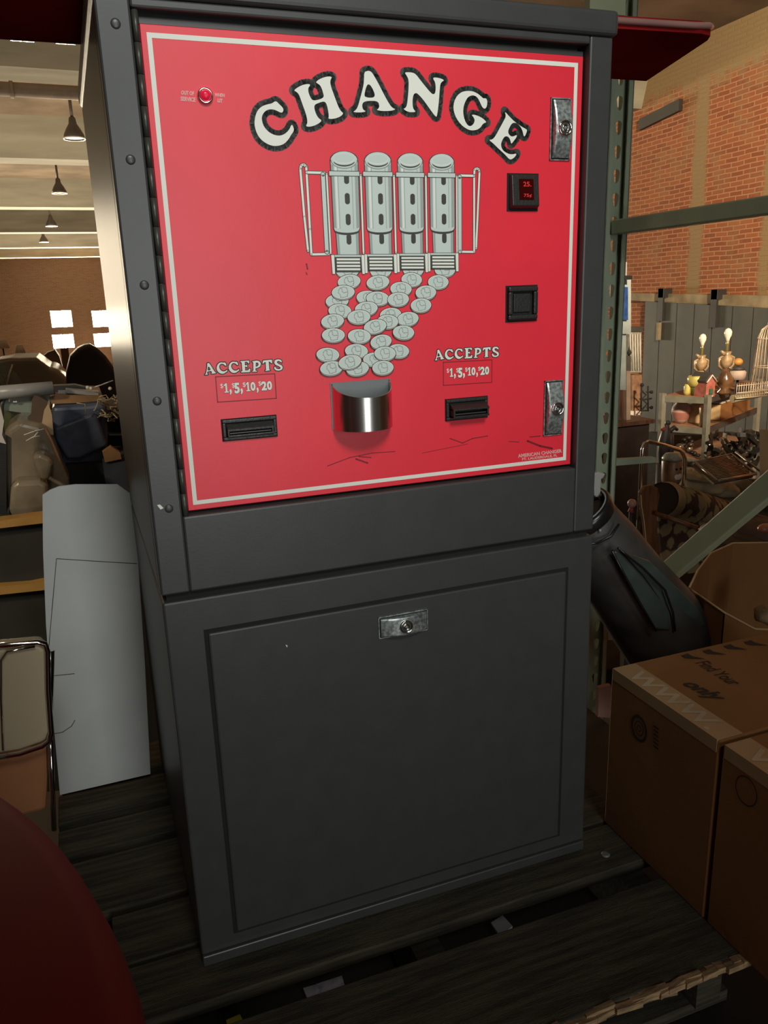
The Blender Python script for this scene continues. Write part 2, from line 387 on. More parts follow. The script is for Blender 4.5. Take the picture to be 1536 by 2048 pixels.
# text -> list of flat polygons in unit box
def text_polys(txt, offset=0.0):
    cu = bpy.data.curves.new('txt', 'FONT'); cu.body = txt; cu.offset = offset; cu.resolution_u = 3
    o = bpy.data.objects.new('txt', cu); COL.objects.link(o)
    me = bpy.data.meshes.new_from_object(o.evaluated_get(bpy.context.evaluated_depsgraph_get()))
    vs = [v.co.copy() for v in me.vertices]; fs = [list(p.vertices) for p in me.polygons]
    COL.objects.unlink(o); bpy.data.objects.remove(o); bpy.data.curves.remove(cu); bpy.data.meshes.remove(me)
    x0 = min(v.x for v in vs); x1 = max(v.x for v in vs); y0 = min(v.y for v in vs); y1 = max(v.y for v in vs)
    return [((v.x - x0) / (x1 - x0), (v.y - y0) / (y1 - y0)) for v in vs], fs
def put_text(mb, txt, fn, offset=0.0):
    if txt == '1':
        a = .04 if offset > .06 else 0
        fill(mb, [[fn(x, y) for x, y in ((.02, .70 - a), (.02, .80), (.40, 1), (.70 + a, 1), (.70 + a, .13), (.97, .11), (.97, 0), (.08, 0), (.08, .11), (.34 - a, .13), (.34 - a, .76))]])
        return
    vs, fs = text_polys(txt, offset)
    V = [mb.bm.verts.new(fn(a, b)) for a, b in vs]
    for f in fs:
        try: q = mb.bm.faces.new([V[i] for i in f]); q.material_index = mb.cur
        except ValueError: pass
def fill(mb, loops):   # filled polygon with holes, 3D points coplanar
    es = []
    for lp in loops:
        vs = [mb.bm.verts.new(p) for p in lp]
        for i in range(len(vs)): es.append(mb.bm.edges.new((vs[i], vs[(i + 1) % len(vs)])))
    r = bmesh.ops.triangle_fill(mb.bm, use_beauty=True, use_dissolve=False, edges=es)
    for g in r['geom']:
        if isinstance(g, bmesh.types.BMFace): g.material_index = mb.cur

# ================================================================== SETTING
FZ = -1.45; CZ = 3.95; XW = 7.65; YF = 40.0
structure('floor', MB().m('floor_concrete').box(-12, XW, -5, YF, FZ - 0.1, FZ))
structure('ceiling', MB().m('ceiling_plaster').box(-12, XW + 0.3, -1.5, YF + 0.3, CZ, CZ + 0.15))
structure('wall_right', MB().m('brick_red').box(XW, XW + 0.3, -5, YF, FZ, CZ))
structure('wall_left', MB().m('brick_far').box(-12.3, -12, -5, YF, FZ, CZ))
# far wall with four window openings
wins = [(-0.79, 0.10, 0.44, 1.17), (-0.85, 0.06, -0.51, 0.10), (1.0, 1.89, 0.37, 1.10), (0.96, 1.86, -0.55, 0.06)]
fw = MB().m('brick_far')
def wall_cells(mb, xs, zs, holes, y0, y1):
    for a, b in zip(xs, xs[1:]):
        for c, d in zip(zs, zs[1:]):
            if any(h[0] - 1e-4 <= a and b <= h[1] + 1e-4 and h[2] - 1e-4 <= c and d <= h[3] + 1e-4 for h in holes): continue
            mb.box(a, b, y0, y1, c, d)
xs = sorted(set([-12, XW] + [w[0] for w in wins] + [w[1] for w in wins])); zs = sorted(set([FZ, CZ] + [w[2] for w in wins] + [w[3] for w in wins]))
wall_cells(fw, xs, zs, wins, YF, YF + 0.3)
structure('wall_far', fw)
for i, (a, b, c, d) in enumerate(wins):
    w = root('window_%d' % (i + 1), ((a + b) / 2, YF + 0.2, c), None, None); w['kind'] = 'structure'
    part('glass_pane', MB().m('window_glow').box(a, b, YF + 0.22, YF + 0.25, c, d), w)
    mx = (a + b) / 2
    part('window_frame', MB().m('window_bar').box(mx - .025, mx + .025, YF + .14, YF + .2, c, c + .05).box(mx - .025, mx + .025, YF + .14, YF + .2, d - .05, d), w)
# ceiling beams
beams = [9.2, 14.4, 20.7, 26.8, 32.6, 38.0]
for i, y in enumerate(beams):
    mb = MB().m('beam_concrete')
    sk = 0.05
    mb.hexa([(-12, y - 0.55 - 12 * sk, 3.36), (XW, y - 0.55 + XW * sk, 3.36), (XW, y + XW * sk, 3.36), (-12, y - 12 * sk, 3.36),
             (-12, y - 0.75 - 12 * sk, CZ), (XW, y - 0.75 + XW * sk, CZ), (XW, y + XW * sk, CZ), (-12, y - 12 * sk, CZ)])
    structure('trim_%d' % (i + 1), mb)
# pipe under the first beam
pp = MB().m('pipe_brown'); a = rY(-160, 160, 9.6); b = rY(400, 205, 9.6)
a = Vector((-3, 9.35, rY(60, 175, 9.35).z)); b = Vector((5, 9.7, rY(60, 175, 9.35).z))
pp.tube([a, b], 0.075, 12); c = a.lerp(b, (rY(22, 172, 9.4).x + 3) / 8); pp.tube([c - Vector((.02, 0, 0)), c + Vector((.02, 0, 0))], 0.09, 12)
solo('ceiling_pipe', pp, 'brown pipe running crosswise under the nearest pale ceiling beam', 'pipe')
# hanging lamps
def pendant(u, v, y, label):
    p = rY(u, v, y)
    r = root('pendant_lamp', (p.x, p.y, p.z), label, 'lamp', group='bell shaped lamps in a row under the ceiling')
    part('lamp_shade', MB().m('lamp_enamel').lathe(p, [(0.145, 0.0), (0.135, 0.05), (0.10, 0.12), (0.055, 0.19), (0.045, 0.26), (0.03, 0.28)], 20), r)
    part('rim', MB().m('lamp_rim').lathe(p + Vector((0, 0, -0.012)), [(0.138, 0.004), (0.15, 0.0), (0.152, 0.014), (0.148, 0.02)], 20, cap=False), r)
    part('stem', MB().m('lamp_enamel').tube([p + Vector((0, 0, 0.27)), Vector((p.x, p.y, CZ))], 0.022, 8), r)
    return r
pendant(149, 277, 12.0, 'nearest of the dark bell lamps, hanging just left of the machine')
pendant(119, 386, 17.6, 'second bell lamp back in the ceiling row')
pendant(103, 452, 23.5, 'third bell lamp back, small and dusty, in the ceiling row')
pendant(88, 484, 29.5, 'farthest and smallest bell lamp in the ceiling row')
# sliding door on the brick wall
def onw(u, v, x=XW): return rX(u, v, x)
XD = XW - 0.12
tl = onw(1290, 603, XD); tr = onw(1560, 618, XD); yb = tr.y - 0.6
slope = (tr.z - tl.z) / (tr.y - tl.y)
zt = lambda y: tl.z + slope * (y - tl.y)
dr = root('door_1', (XD, (tl.y + yb) / 2, FZ + 0.03), None, None); dr['kind'] = 'structure'
ys = [tl.y - (tl.y - yb) * k / 9 for k in range(10)]
dm = MB().m('door_slate')
for a, b in zip(ys, ys[1:]):
    a2 = a - 0.008; b2 = b + 0.008
    dm.hexa([(XD, a2, FZ + .03), (XD + .06, a2, FZ + .03), (XD + .06, b2, FZ + .03), (XD, b2, FZ + .03), (XD, a2, zt(a2)), (XD + .06, a2, zt(a2)), (XD + .06, b2, zt(b2)), (XD, b2, zt(b2))])
part('door_boards', dm.m('black_void').box(XD + .05, XD + .07, yb, tl.y, FZ + .03, zt(tl.y) - 0.15), dr)
for (u, v0, v1) in ((1323, 577, 642), (1430, 579, 655)):
    p = onw(u, v0, XD - 0.02); q = onw(u, v1, XD - 0.02)
    hm = MB().m('iron_dark').box(XD - 0.03, XD, p.y - 0.05, p.y + 0.05, q.z, p.z)
    hm.box(XD - 0.03, XW - 0.01, p.y - 0.06, p.y + 0.06, p.z - 0.12, p.z)
    part('door_hanger', hm, dr)
p = onw(1320, 645, XD - .01); q = onw(1321, 680, XD - .01)
part('pull_handle', MB().m('lintel').box(XD - .05, XD, p.y - .02, p.y + .02, q.z, p.z), dr)
# stone ledge / track above the door
a = onw(1262, 592); b = onw(1560, 602)
lm = MB().m('lintel')
lm.hexa([(XW - .07, a.y, zt(a.y) + .0), (XW + .01, a.y, zt(a.y)), (XW + .01, b.y - .6, zt(b.y - .6)), (XW - .07, b.y - .6, zt(b.y - .6)),
         (XW - .07, a.y, zt(a.y) + .1), (XW + .01, a.y, zt(a.y) + .1), (XW + .01, b.y - .6, zt(b.y - .6) + .15), (XW - .07, b.y - .6, zt(b.y - .6) + .15)])
structure('trim_7', lm)
a = onw(1285, 240); b = onw(1366, 197); c = onw(1366, 219); d = onw(1285, 243)
e = onw(1285, 246)
pm = MB().m('steel_plate'); zz0 = onw(1287, 238).z; zz1 = onw(1365, 198).z
h = 0.14
pm.hexa([(XW - .06, a.y, zz0 - h), (XW + .01, a.y, zz0 - h), (XW + .01, b.y, zz1 - h), (XW - .06, b.y, zz1 - h), (XW - .06, a.y, zz0), (XW + .01, a.y, zz0), (XW + .01, b.y, zz1), (XW - .06, b.y, zz1)])
solo('steel_plate', pm, 'dark rectangular steel plate set high in the brick wall', 'plate')

# ================================================================== CHANGE MACHINE
WD = 0.64; DP = 0.577; ZS = 0.5705; ZT = 1.276
mach = root('change_machine', (WD / 2, DP / 2, 0), 'charcoal free-standing coin change machine with a red CHANGE door', 'change machine', near=True)
# upper cabinet shell with recessed opening
RX0, RX1, RZ0, RZ1 = 0.036, 0.6075, 0.676, 1.236
ub = MB().m('charcoal_paint')
z0 = ZS + 0.006
ub.box(0, RX0, 0, 0.03, z0, 1.246).box(RX1, WD + .002, 0, 0.03, z0, 1.246).box(RX0, RX1, 0, 0.03, z0, RZ0).box(RX0, RX1, 0, 0.03, RZ1, 1.246)
ub.box(0, WD + .002, 0.03, DP, z0, 1.246)
cab = part('upper_cabinet', ub, mach, bev=0.0025)
part('top_cap', MB().m('charcoal_paint').box(-0.004, WD + 0.007, -0.006, DP, 1.246, ZT), mach, bev=0.006, seg=3)
part('seam_gap', MB().m('black_void').box(0.006, WD - 0.004, 0.008, DP - 0.01, ZS - 0.004, z0 + .001), mach)
# lower cabinet: door panel with groove
lb = MB().m('charcoal_paint')
zt2 = ZS - 0.004
lb.hexa([(0, 0, 0), (0.648, 0, 0.012), (0.645, DP, 0.0), (0, DP, 0), (0, 0, zt2), (WD + .003, 0, zt2), (WD + .003, DP, zt2), (0, DP, zt2)])
low = part('lower_cabinet', lb, mach, bev=0.003)
gx0, gx1, gz0, gz1 = 0.0475, 0.5995, 0.046, 0.522
lp = MB().m('charcoal_paint').box(gx0 + .005, gx1 - .005, -0.004, 0.004, gz0, gz1 - .005)
lp2 = MB().m('black_void').box(gx0, gx1, -0.0008, 0.002, gz0 - .004, gz1)
part('door_groove', lp2, mach)
ld = part('lower_door', lp, mach, bev=0.0025)
part('base_lip', MB().m('charcoal_paint').box(0.0, 0.645, -0.006, 0.004, 0.004, 0.022), mach, bev=0.002)
# rivets
for k in range(5):
    z = 1.219 - 0.1325 * k
    part('rivet', MB().m('charcoal_paint').lathe((0.0195 + 0.0003 * k, 0.001, z), [(0.0055, 0), (0.0052, 0.0014), (0.0035, 0.0021), (0.001, 0.0023)], 18, axis=(0, -1, 0)), mach)
part('paint_chip', MB().m('print_white').prism([mY(u, v, -0.0003) for u, v in ((314, 1010), (320, 1009), (327, 1016), (321, 1019))], (0, -0.0004, 0)), mach, label='small pale chip in the paint')
part('paint_chip', MB().m('print_white').prism([mY(u, v, -0.0045) for u, v in ((571, 1289), (575, 1291), (574, 1295))], (0, -0.0004, 0)), mach, label='small pale chip in the paint')
# door
DY = 0.012
door = part('door_panel', MB().m('red_enamel').box(0.0451, 0.6053, DY, DY + 0.014, 0.6798, 1.2242), mach, bev=0.0008)
dfm = MB().m('charcoal_paint').box(0.0451, 0.6053, DY + 0.001, DY + 0.012, 1.2245, 1.2300)
part('door_edge', dfm, mach, label='dark bare metal edge above the red door')
hm = MB().m('hinge_steel')
for k in range(18):
    a = 0.674 + k * 0.0312
    hm.tube([(0.0405, 0.006, a), (0.0405, 0.006, a + 0.0306)], 0.0036, 12)
part('piano_hinge', hm, mach)
def D(u, v, lift=0.0003): return mY(u, v, DY) + Vector((0, -lift, 0))
def Dp(x, z, lift): return Vector((x, DY - lift, z))
# border
bx0, bx1, bz0, bz1 = 0.0516, 0.5974, 0.6869, 1.2161; bw = 0.0052
bm_ = MB().m('print_white')
for (x0, x1, za, zb) in ((bx0, bx1, bz0, bz0 + bw), (bx0, bx1, bz1 - bw, bz1), (bx0, bx0 + bw, bz0 + bw, bz1 - bw), (bx1 - bw, bx1, bz0 + bw, bz1 - bw)):
    bm_.face([Dp(x0, za, .0003), Dp(x1, za, .0003), Dp(x1, zb, .0003), Dp(x0, zb, .0003)])
part('border_line', bm_, door)
# ---- lettering
def stroke(mb, pts, r, lift, closed=True):
    n = len(pts); pl = lambda p, l: Vector((p.x, DY - l, p.z))
    for i in range(n if closed else n - 1):
        a = pts[i]; b = pts[(i + 1) % n]; d = b - a; d.y = 0
        if d.length < 1e-7: continue
        nn = Vector((-d.z, 0, d.x)).normalized() * r
        mb.face([pl(a + nn, lift), pl(b + nn, lift), pl(b - nn, lift), pl(a - nn, lift)])
    for p in pts:
        mb.face([pl(p, lift) + Vector((math.cos(t) * r, 0, math.sin(t) * r)) for t in [2 * math.pi * k / 10 for k in range(10)]])
def smooth_loop(pts, it=1):
    for _ in range(it):
        q = []
        for i in range(len(pts)):
            a = Vector(pts[i]); b = Vector(pts[(i + 1) % len(pts)])
            q += [a.lerp(b, .25), a.lerp(b, .75)]
        pts = q
    return pts
LT = {
 'C': (490, 130, [[(455,560),(485,562),(520,600),(575,650),(590,690),(580,725),(555,735),(520,722),(460,690),(390,680),(330,695),(280,740),(255,800),(260,870),(290,950),(350,1020),(420,1065),(500,1088),(570,1080),(630,1045),(680,990),(705,930),(720,918),(735,940),(752,990),(740,1030),(705,1075),(670,1140),(610,1205),(540,1238),(450,1248),(360,1225),(270,1170),(205,1100),(160,1000),(142,900),(155,790),(190,700),(250,640),(330,608),(400,595),(430,580)]]),
 'H': (490, 130, [[(748,392),(800,350),(880,308),(960,292),(998,300),(992,325),(972,350),(968,400),(985,460),(1020,530),(1055,548),(1130,535),(1190,510),(1210,480),(1200,440),(1180,370),(1150,310),(1110,285),(1085,265),(1130,225),(1210,190),(1290,175),(1335,188),(1318,215),(1305,260),(1320,340),(1360,450),(1400,560),(1440,660),(1475,715),(1512,742),(1470,790),(1390,822),(1310,832),(1275,822),(1285,800),(1280,730),(1262,640),(1240,580),(1210,562),(1160,572),(1090,600),(1062,625),(1065,680),(1090,760),(1130,820),(1178,852),(1140,895),(1060,935),(980,952),(930,940),(955,900),(955,840),(930,740),(890,630),(855,530),(825,450),(790,415)]]),
 'A': (690, 120, [[(292,190),(340,168),(385,172),(420,205),(470,290),(530,400),(590,520),(650,630),(700,710),(740,745),(772,755),(740,775),(660,785),(560,785),(480,768),(515,745),(525,710),(515,660),(480,632),(400,628),(310,635),(270,660),(260,710),(275,765),(322,790),(270,805),(190,808),(118,798),(160,775),(195,720),(225,610),(255,500),(282,390),(290,300)],
                  [(350,372),(385,385),(420,440),(450,510),(455,550),(435,578),(370,582),(310,570),(295,545),(305,480),(325,410)]]),
 'N': (690, 120, [[(912,195),(960,188),(1040,195),(1090,225),(1150,305),(1230,405),(1300,490),(1345,530),(1375,520),(1388,480),(1390,400),(1380,340),(1345,280),(1380,268),(1450,280),(1500,298),(1518,318),(1480,340),(1460,380),(1450,480),(1440,620),(1425,760),(1408,870),(1390,872),(1340,810),(1270,710),(1190,600),(1120,525),(1085,505),(1050,530),(1035,600),(1035,700),(1050,760),(1085,795),(1040,805),(960,798),(890,752),(930,735),(950,690),(965,560),(975,420),(975,310),(950,250)]]),
 'G': (880, 160, [[(690,282),(712,290),(725,340),(715,410),(690,445),(660,435),(635,400),(610,340),(580,280),(540,245),(490,235),(430,260),(390,320),(360,400),(352,490),(362,570),(390,650),(425,700),(465,712),(500,690),(525,650),(530,610),(510,570),(480,535),(530,535),(600,560),(660,595),(715,650),(670,665),(645,690),(620,730),(570,765),(500,778),(430,765),(350,715),(280,640),(225,540),(200,430),(215,330),(260,240),(330,185),(410,168),(490,172),(560,200),(620,245),(660,285)]]),
 'E': (880, 160, [[(990,480),(1060,560),(1140,640),(1220,700),(1290,740),(1335,765),(1325,810),(1300,868),(1280,862),(1270,800),(1240,730),(1190,670),(1130,655),(1090,680),(1045,770),(1045,820),(1080,865),(1120,870),(1180,840),(1170,885),(1120,950),(1090,985),(1078,930),(1055,880),(1010,860),(970,890),(935,970),(935,1020),(960,1080),(1030,1130),(1100,1145),(1178,1128),(1150,1180),(1100,1220),(1060,1220),(1000,1150),(900,1060),(820,980),(745,918),(800,918),(850,860),(920,730),(980,620),(1010,560)]]),
}
LOOPS = {k: [[D(ox + x / 7.68, oy + y / 7.68, 0) for x, y in lp] for lp in ls] for k, (ox, oy, ls) in LT.items()}
for ch in 'CHANGE':
    lm = MB().m('print_dark')
    for lp in LOOPS[ch]: stroke(lm, lp, 0.0058, 0.00035)
    if ch == 'A': lm.face([Vector((p.x, DY - .0003, p.z)) for p in LOOPS['A'][1]])
    o = part('letter_outline', lm, door, label='black outline of the arched lettering')
    lm = MB().m('print_white')
    fill(lm, [[Vector((p.x, DY - 0.0006, p.z)) for p in smooth_loop(lp)] for lp in LOOPS[ch]])
    part('letter', lm, door, label='cream letter %s of the arched word CHANGE' % ch)
# ---- ACCEPTS words
PX = {'P': [[(885,195),(960,180),(1010,190),(1038,230),(1025,280),(980,305),(945,310),(945,350),(972,355),(970,368),(890,370),(895,355),(910,350),(908,215)], [(950,215),(985,215),(1000,245),(985,275),(948,285)]],
      'T': [[(1065,230),(1075,180),(1225,165),(1230,220),(1210,225),(1195,200),(1170,200),(1180,330),(1200,345),(1110,358),(1125,335),(1120,205),(1095,210),(1080,232)]],
      'S': [[(1390,180),(1395,215),(1370,200),(1340,185),(1315,195),(1310,215),(1340,240),(1390,260),(1412,295),(1395,335),(1345,352),(1290,345),(1265,315),(1268,285),(1285,290),(1305,318),(1345,328),(1370,315),(1372,295),(1340,275),(1285,250),(1265,220),(1275,175),(1320,158),(1365,162)]]}
def rotfit(loops, ang, box):   # rotate decal-plane loops, fit into pixel box (in crop 4 coordinates)
    c = sum((p for p in loops[0]), Vector()) / len(loops[0]); ca, sa = math.cos(ang), math.sin(ang)
    R = [[((p - c).x * ca - (p - c).z * sa, (p - c).x * sa + (p - c).z * ca) for p in lp] for lp in loops]
    xs = [q[0] for q in R[0]]; zs = [q[1] for q in R[0]]
    x0, y0, x1, y1 = box
    a = D(400 + x0 / 8.533, 700 + (y0 + y1) / 2 / 8.533, 0); b = D(400 + x1 / 8.533, 700 + (y0 + y1) / 2 / 8.533, 0)
    t = D(400 + (x0 + x1) / 2 / 8.533, 700 + y0 / 8.533, 0); u = D(400 + (x0 + x1) / 2 / 8.533, 700 + y1 / 8.533, 0)
    f = lambda q: Vector((a.x + (b.x - a.x) * (q[0] - min(xs)) / (max(xs) - min(xs)), DY, u.z + (t.z - u.z) * (q[1] - min(zs)) / (max(zs) - min(zs))))
    return [[f(q) for q in lp] for lp in R]
word = [rotfit(LOOPS['A'], 0.0, (70, 220, 272, 418)), rotfit(LOOPS['C'], -0.42, (283, 210, 462, 405)), rotfit(LOOPS['C'], -0.42, (488, 198, 662, 392)),
        [[D(400 + x / 8.533, 700 + y / 8.533, 0) for x, y in ((690,190),(835,180),(838,225),(822,228),(805,200),(762,202),(765,262),(790,260),(800,245),(805,300),(790,285),(766,283),(770,350),(820,345),(838,318),(858,318),(850,375),(700,382),(700,366),(722,360),(710,215),(690,208))]]]
word += [[[D(400 + x / 8.533, 700 + y / 8.533, 0) for x, y in lp] for lp in PX[k]] for k in 'PTS']
dA = D(868.2, 719.9, 0) - D(408.2, 748.6, 0)
for nm, off in (('left', Vector((0, 0, 0))), ('right', dA)):
    om = MB().m('print_dark'); wm_ = MB().m('print_white')
    for L_ in word:
        for lp in L_: stroke(om, [p + off for p in lp], 0.0011, 0.0004)
        fill(wm_, [[Vector((p.x, DY - 0.0006, p.z)) + Vector((off.x, 0, off.z)) for p in lp] for lp in L_])
    part('accepts_outline', om, door); part('accepts_word', wm_, door, label='cream word ACCEPTS over the %s bill slot' % nm)
    pm_ = MB()
    def gl(txt, x0, y0, x1, y1, bold, mat_='print_white', out=True):
        a = D(400 + x0 / 8.533, 700 + y1 / 8.533, 0) + off; b = D(400 + x1 / 8.533, 700 + y1 / 8.533, 0) + off; t = D(400 + x0 / 8.533, 700 + y0 / 8.533, 0) + off
        if out:
            pm_.m('print_dark'); put_text(pm_, txt, lambda s, r: Vector((a.x + (b.x - a.x) * s * 1.08 - .0003, DY - 0.0004, a.z + (t.z - a.z) * (r * 1.08) - .0005)), bold + 0.03)
        pm_.m(mat_); put_text(pm_, txt, lambda s, r: Vector((a.x + (b.x - a.x) * s, DY - 0.0007, a.z + (t.z - a.z) * r)), bold)
    for t_, x0, y0, x1, y1, bo in (('$', 348, 575, 398, 662, 0.0), ('1', 412, 568, 492, 730, .05), (',', 508, 668, 545, 768, .04), ('$', 545, 565, 595, 655, 0.0), ('5', 592, 558, 682, 745, .05),
                                   (',', 695, 655, 735, 758, .04), ('$', 730, 552, 782, 640, 0.0), ('1', 785, 548, 862, 705, .05), ('0', 865, 545, 950, 700, .05), (',', 968, 640, 1002, 735, .04),
                                   ('$', 998, 535, 1048, 620, 0.0), ('2', 1050, 535, 1142, 692, .05), ('0', 1145, 530, 1232, 686, .05)):
        gl(t_, x0, y0, x1, y1, bo, out=(t_ != '$'))
    part('price_text', pm_, door, label='cream prices $1, $5, $10, $20 over the %s bill slot' % nm)
    lm = MB().m('red_line')
    cs = [D(400 + x / 8.533, 700 + y / 8.533, 0) + off for x, y in ((265, 458), (1275, 405), (1302, 825), (300, 890))]
    stroke(lm, cs, 0.0006, 0.0002)
    part('label_outline', lm, door)
# small writing
def quadtext(mb, txt, tl, tr, bl, lift=0.0005, bold=0.0):
    a, b, c = D(*tl, 0), D(*tr, 0), D(*bl, 0)
    put_text(mb, txt, lambda s, r: Vector(((c + (b - a) * s + (a - c) * r).x, DY - lift, (c + (b - a) * s + (a - c) * r).z)), bold)
tm = MB().m('print_pink')
quadtext(tm, 'AMERICAN CHANGER', (1035, 908.5), (1123, 898), (1036, 915.5), bold=.04)
quadtext(tm, 'FT. LAUDERDALE, FL', (1043.5, 916), (1114, 908), (1044, 922), bold=.04)
part('maker_text', tm, door, label='small pale text AMERICAN CHANGER, FT. LAUDERDALE, FL')
tm = MB().m('print_pink')
quadtext(tm, 'OUT OF', (362, 181), (388, 183), (362, 189.5), bold=.045); quadtext(tm, 'SERVICE', (361, 193), (391, 195.5), (361, 202), bold=.045)
quadtext(tm, 'WHEN', (429, 186), (449, 187.5), (429, 193.5), bold=.045); quadtext(tm, 'LIT', (435, 197), (445, 198), (435, 205), bold=.045)
part('service_text', tm, door, label='small pale text OUT OF SERVICE WHEN LIT')
# scuffs
sm = MB().m('red_scuff')
for pts, w in (([(655, 932), (700, 915), (745, 906), (790, 903)], .0006), ([(712, 918), (735, 926)], .0011), ([(718, 913), (742, 915)], .0007), ([(900, 877), (925, 886), (945, 877), (975, 872)], .0007),
               ([(845, 906), (900, 895), (935, 888)], .0004), ([(1055, 882), (1080, 892), (1104, 897)], .0014), ([(1060, 874), (1080, 872)], .0007), ([(1018, 883), (1038, 884)], .0005), ([(613, 528), (615, 538)], .0009), ([(612, 545), (614, 549)], .0006)):
    stroke(sm, [D(u, v, 0) for u, v in pts], w, 0.00015, closed=False)
part('scuff_marks', sm, door, label='dark scuff marks across the lower part of the red door')
# ---- coin tube drawing
def C2(x, y): return D(590 + x / 4.042, 280 + y / 4.042, 0)
tubes = [((287,165),(503,165),(325,930),(528,930)), ((563,170),(773,170),(590,925),(790,925)), ((830,178),(1030,178),(850,920),(1043,920)), ((1087,182),(1283,182),(1100,915),(1290,915))]
lay = [0.0004]; STEP = [0.00001]
def poly(mb, mk_, pts):
    mb.m(mk_); mb.face([Vector((p.x, DY - lay[0], p.z)) for p in pts]); lay[0] += STEP[0]
def line(mb, mk_, pts, r, closed=False): mb.m(mk_); stroke(mb, pts, r, lay[0], closed); lay[0] += STEP[0]
tubeart = MB()
def handle(side):
    if side < 0:
        P = lambda x, y: C2(x, y)
    else:
        P = lambda x, y: C2(1532 - x * 1.0 + 0, y + 26 - (x * 0.0))
    seg = [[(105, 895), (75, 620), (42, 230), (50, 205), (70, 198), (90, 215), (93, 265)], [(93, 265), (120, 720), (132, 925), (270, 922)], [(93, 262), (235, 266)]]
    for s_ in seg:
        line(tubeart, 'print_dark', [P(*q) for q in s_], 0.0021); line(tubeart, 'print_white', [P(*q) for q in s_], 0.0013)
    for q in ([(225, 280), (258, 905)], ):
        line(tubeart, 'print_dark', [P(*w) for w in q], 0.0032); line(tubeart, 'print_pale', [P(*w) for w in q], 0.0024)
    line(tubeart, 'print_dark', [P(255, 275), P(288, 915)], 0.0017); line(tubeart, 'print_white', [P(255, 275), P(288, 915)], 0.0010)
handle(-1)
# right-hand handle, mirrored by hand
for s_ in ([(1463, 875), (1490, 260), (1485, 238), (1468, 230), (1450, 240), (1447, 290)], [(1447, 290), (1447, 905), (1325, 903)], [(1447, 290), (1325, 287)]):
    line(tubeart, 'print_dark', [C2(*q) for q in s_], 0.0021); line(tubeart, 'print_white', [C2(*q) for q in s_], 0.0013)
line(tubeart, 'print_dark', [C2(1330, 300), C2(1332, 900)], 0.0032); line(tubeart, 'print_pale', [C2(1330, 300), C2(1332, 900)], 0.0024)
line(tubeart, 'print_dark', [C2(1306, 295), C2(1308, 905)], 0.0017); line(tubeart, 'print_white', [C2(1306, 295), C2(1308, 905)], 0.0010)
for a, b in (((530, 285), (553, 915)), ((798, 290), (815, 910)), ((1056, 295), (1065, 905))):
    line(tubeart, 'print_dark', [C2(*a), C2(*b)], 0.0021); line(tubeart, 'print_white', [C2(*a), C2(*b)], 0.0011)
part('wire_rack_print', tubeart, door, label='printed wire frame around the coin tubes')
